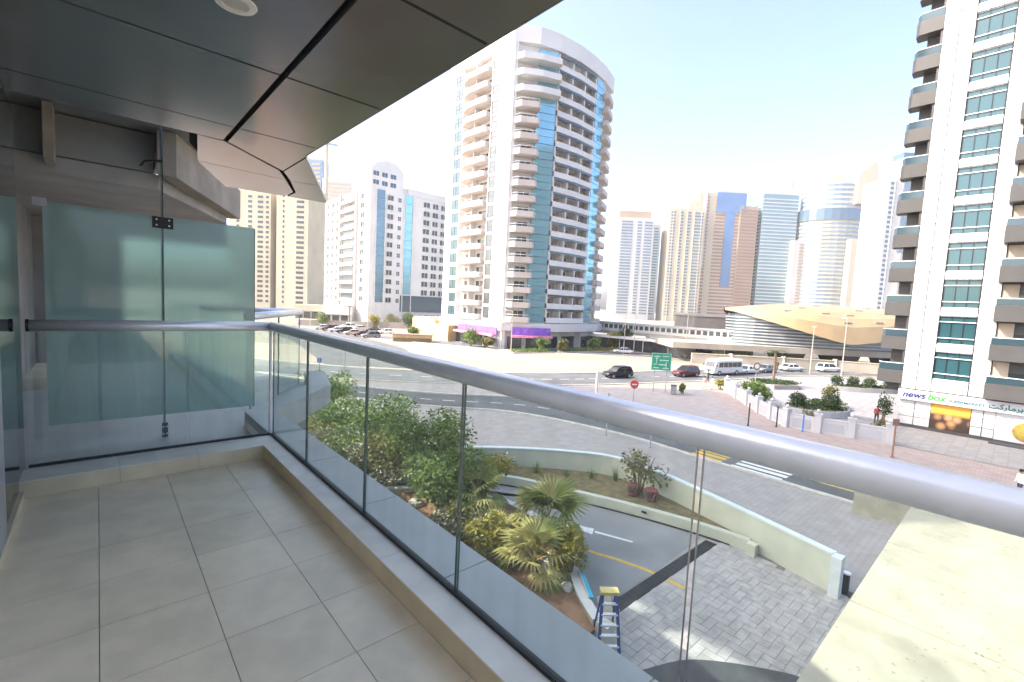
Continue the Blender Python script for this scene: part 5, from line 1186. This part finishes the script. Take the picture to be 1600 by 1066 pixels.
lamp_post('lamp post between the footbridge and the green sign', 92,60,9.0,1,2.0); lamp_post('lamp post at the right foot of the curved tower', 88,60,8.0,1,.5); lamp_post('lamp post before the purple shop sign', 62.0,69.0,8.5,1,2.0); lamp_post('lamp post near the bus shelter canopy', 98.0,50.5,9.5,1,2.2)
fn = thing('site_fence', 'pale fence along the back of the sandy lot below the left towers', 'fence', (60,140,0))
for k in range(16):
    a = (46+3.1*k,150-1.4*k); b = (46+3.1*k+3.0,150-1.4*k-1.36); part('panel', MB().bar((*a,1.0),(*b,1.0),.1,1.9), T['conc_l'], fn)
kiosk = thing('kiosk', 'low brown stall with clutter at the edge of the sandy lot by the tower', 'kiosk', (55,96,0), -.6)
part('wall', MB().box(-4.5,4.5,-1.2,1.2,0,1.6), T['ochre'], kiosk, world=False); part('roof', MB().box(-4.8,4.8,-1.5,1.5,1.6,1.75), T['f_red'], kiosk, world=False); part('counter', MB().box(-4.2,4.2,-1.7,-1.21,0,.9), T['bark'], kiosk, world=False)

for lab,x,y,w_,d_,h_,mt in (('low cream arcade at the foot of the cream towers',70,190,26,8,5.5,'cream_t'),('low white shop row beside the mid-rise block',64,166,10,9,6.5,'tw_white'),('low pink-roofed shop on the back of the sandy lot',86,138,12,6,4.0,'tw_pink')):
    t = thing('shop_row', lab, 'building', (x,y,0), -.55, 'low shops behind the sandy lot')
    part('wall', MB().box(-w_/2,w_/2,0,d_,0,h_), T[mt], t, world=False); part('canopy', MB().box(-w_/2-.3,w_/2+.3,-1.6,0,3.0,3.3), T['f_red' if 'pink' in lab else 'f_white'], t, world=False)
    for k in range(int(w_//3)): part('shop_window', MB().box(-w_/2+.4+3*k,-w_/2+2.8+3*k,-.08,.02,.2,2.7), T['darkg'], t, world=False)
PK2 = 'cars in the second row of the sandy lot'
for k,(lab,pt,kd) in enumerate((('white off-road car leftmost in the row behind','p_white','suv'),('silver saloon second in the row behind','p_silver','sedan'),('black saloon third in the row behind','p_black','sedan'),('white saloon rightmost in the row behind','p_white','sedan'))):
    car(lab, 56.5+1.0*k, 138-6.5*k, hdg(-1,.1), kd, pt, 'parked_car', PK2)
for lab,x,y,r,h,mt in (('green street tree left of the parked cars',52,146,2.2,4.6,'leaf1'),('yellowish street tree behind the parked car rows',66,140,2.4,4.4,'leaf4'),('dark street tree right of the second car row',74,132,2.2,4.2,'leaf3'),('small green tree in front of the ochre annex',60,104,1.8,3.4,'leaf1')):
    shrub('round_tree', lab, x, y, 0, r, h, 900, .26, mt, 'tree', 'street trees at the sandy lot', 8)
# ------------------------------------------------------------------ haze
hz = bpy.data.materials.new('haze_air'); hz.use_nodes = True; n = hz.node_tree.nodes; l = hz.node_tree.links
n.remove(n['Principled BSDF']); pv_ = n.new('ShaderNodeVolumePrincipled'); pv_.inputs['Color'].default_value = (.92,.95,1,1)
pv_.inputs['Density'].default_value = .0002; pv_.inputs['Anisotropy'].default_value = .2
l.new(pv_.outputs[0], n['Material Output'].inputs['Volume'])
o = obj('haze', MB().box(-300,900,-400,700,-1.1,182).mesh('haze', hz)); o['kind'] = 'stuff'
SC.cycles.volume_bounces = 1
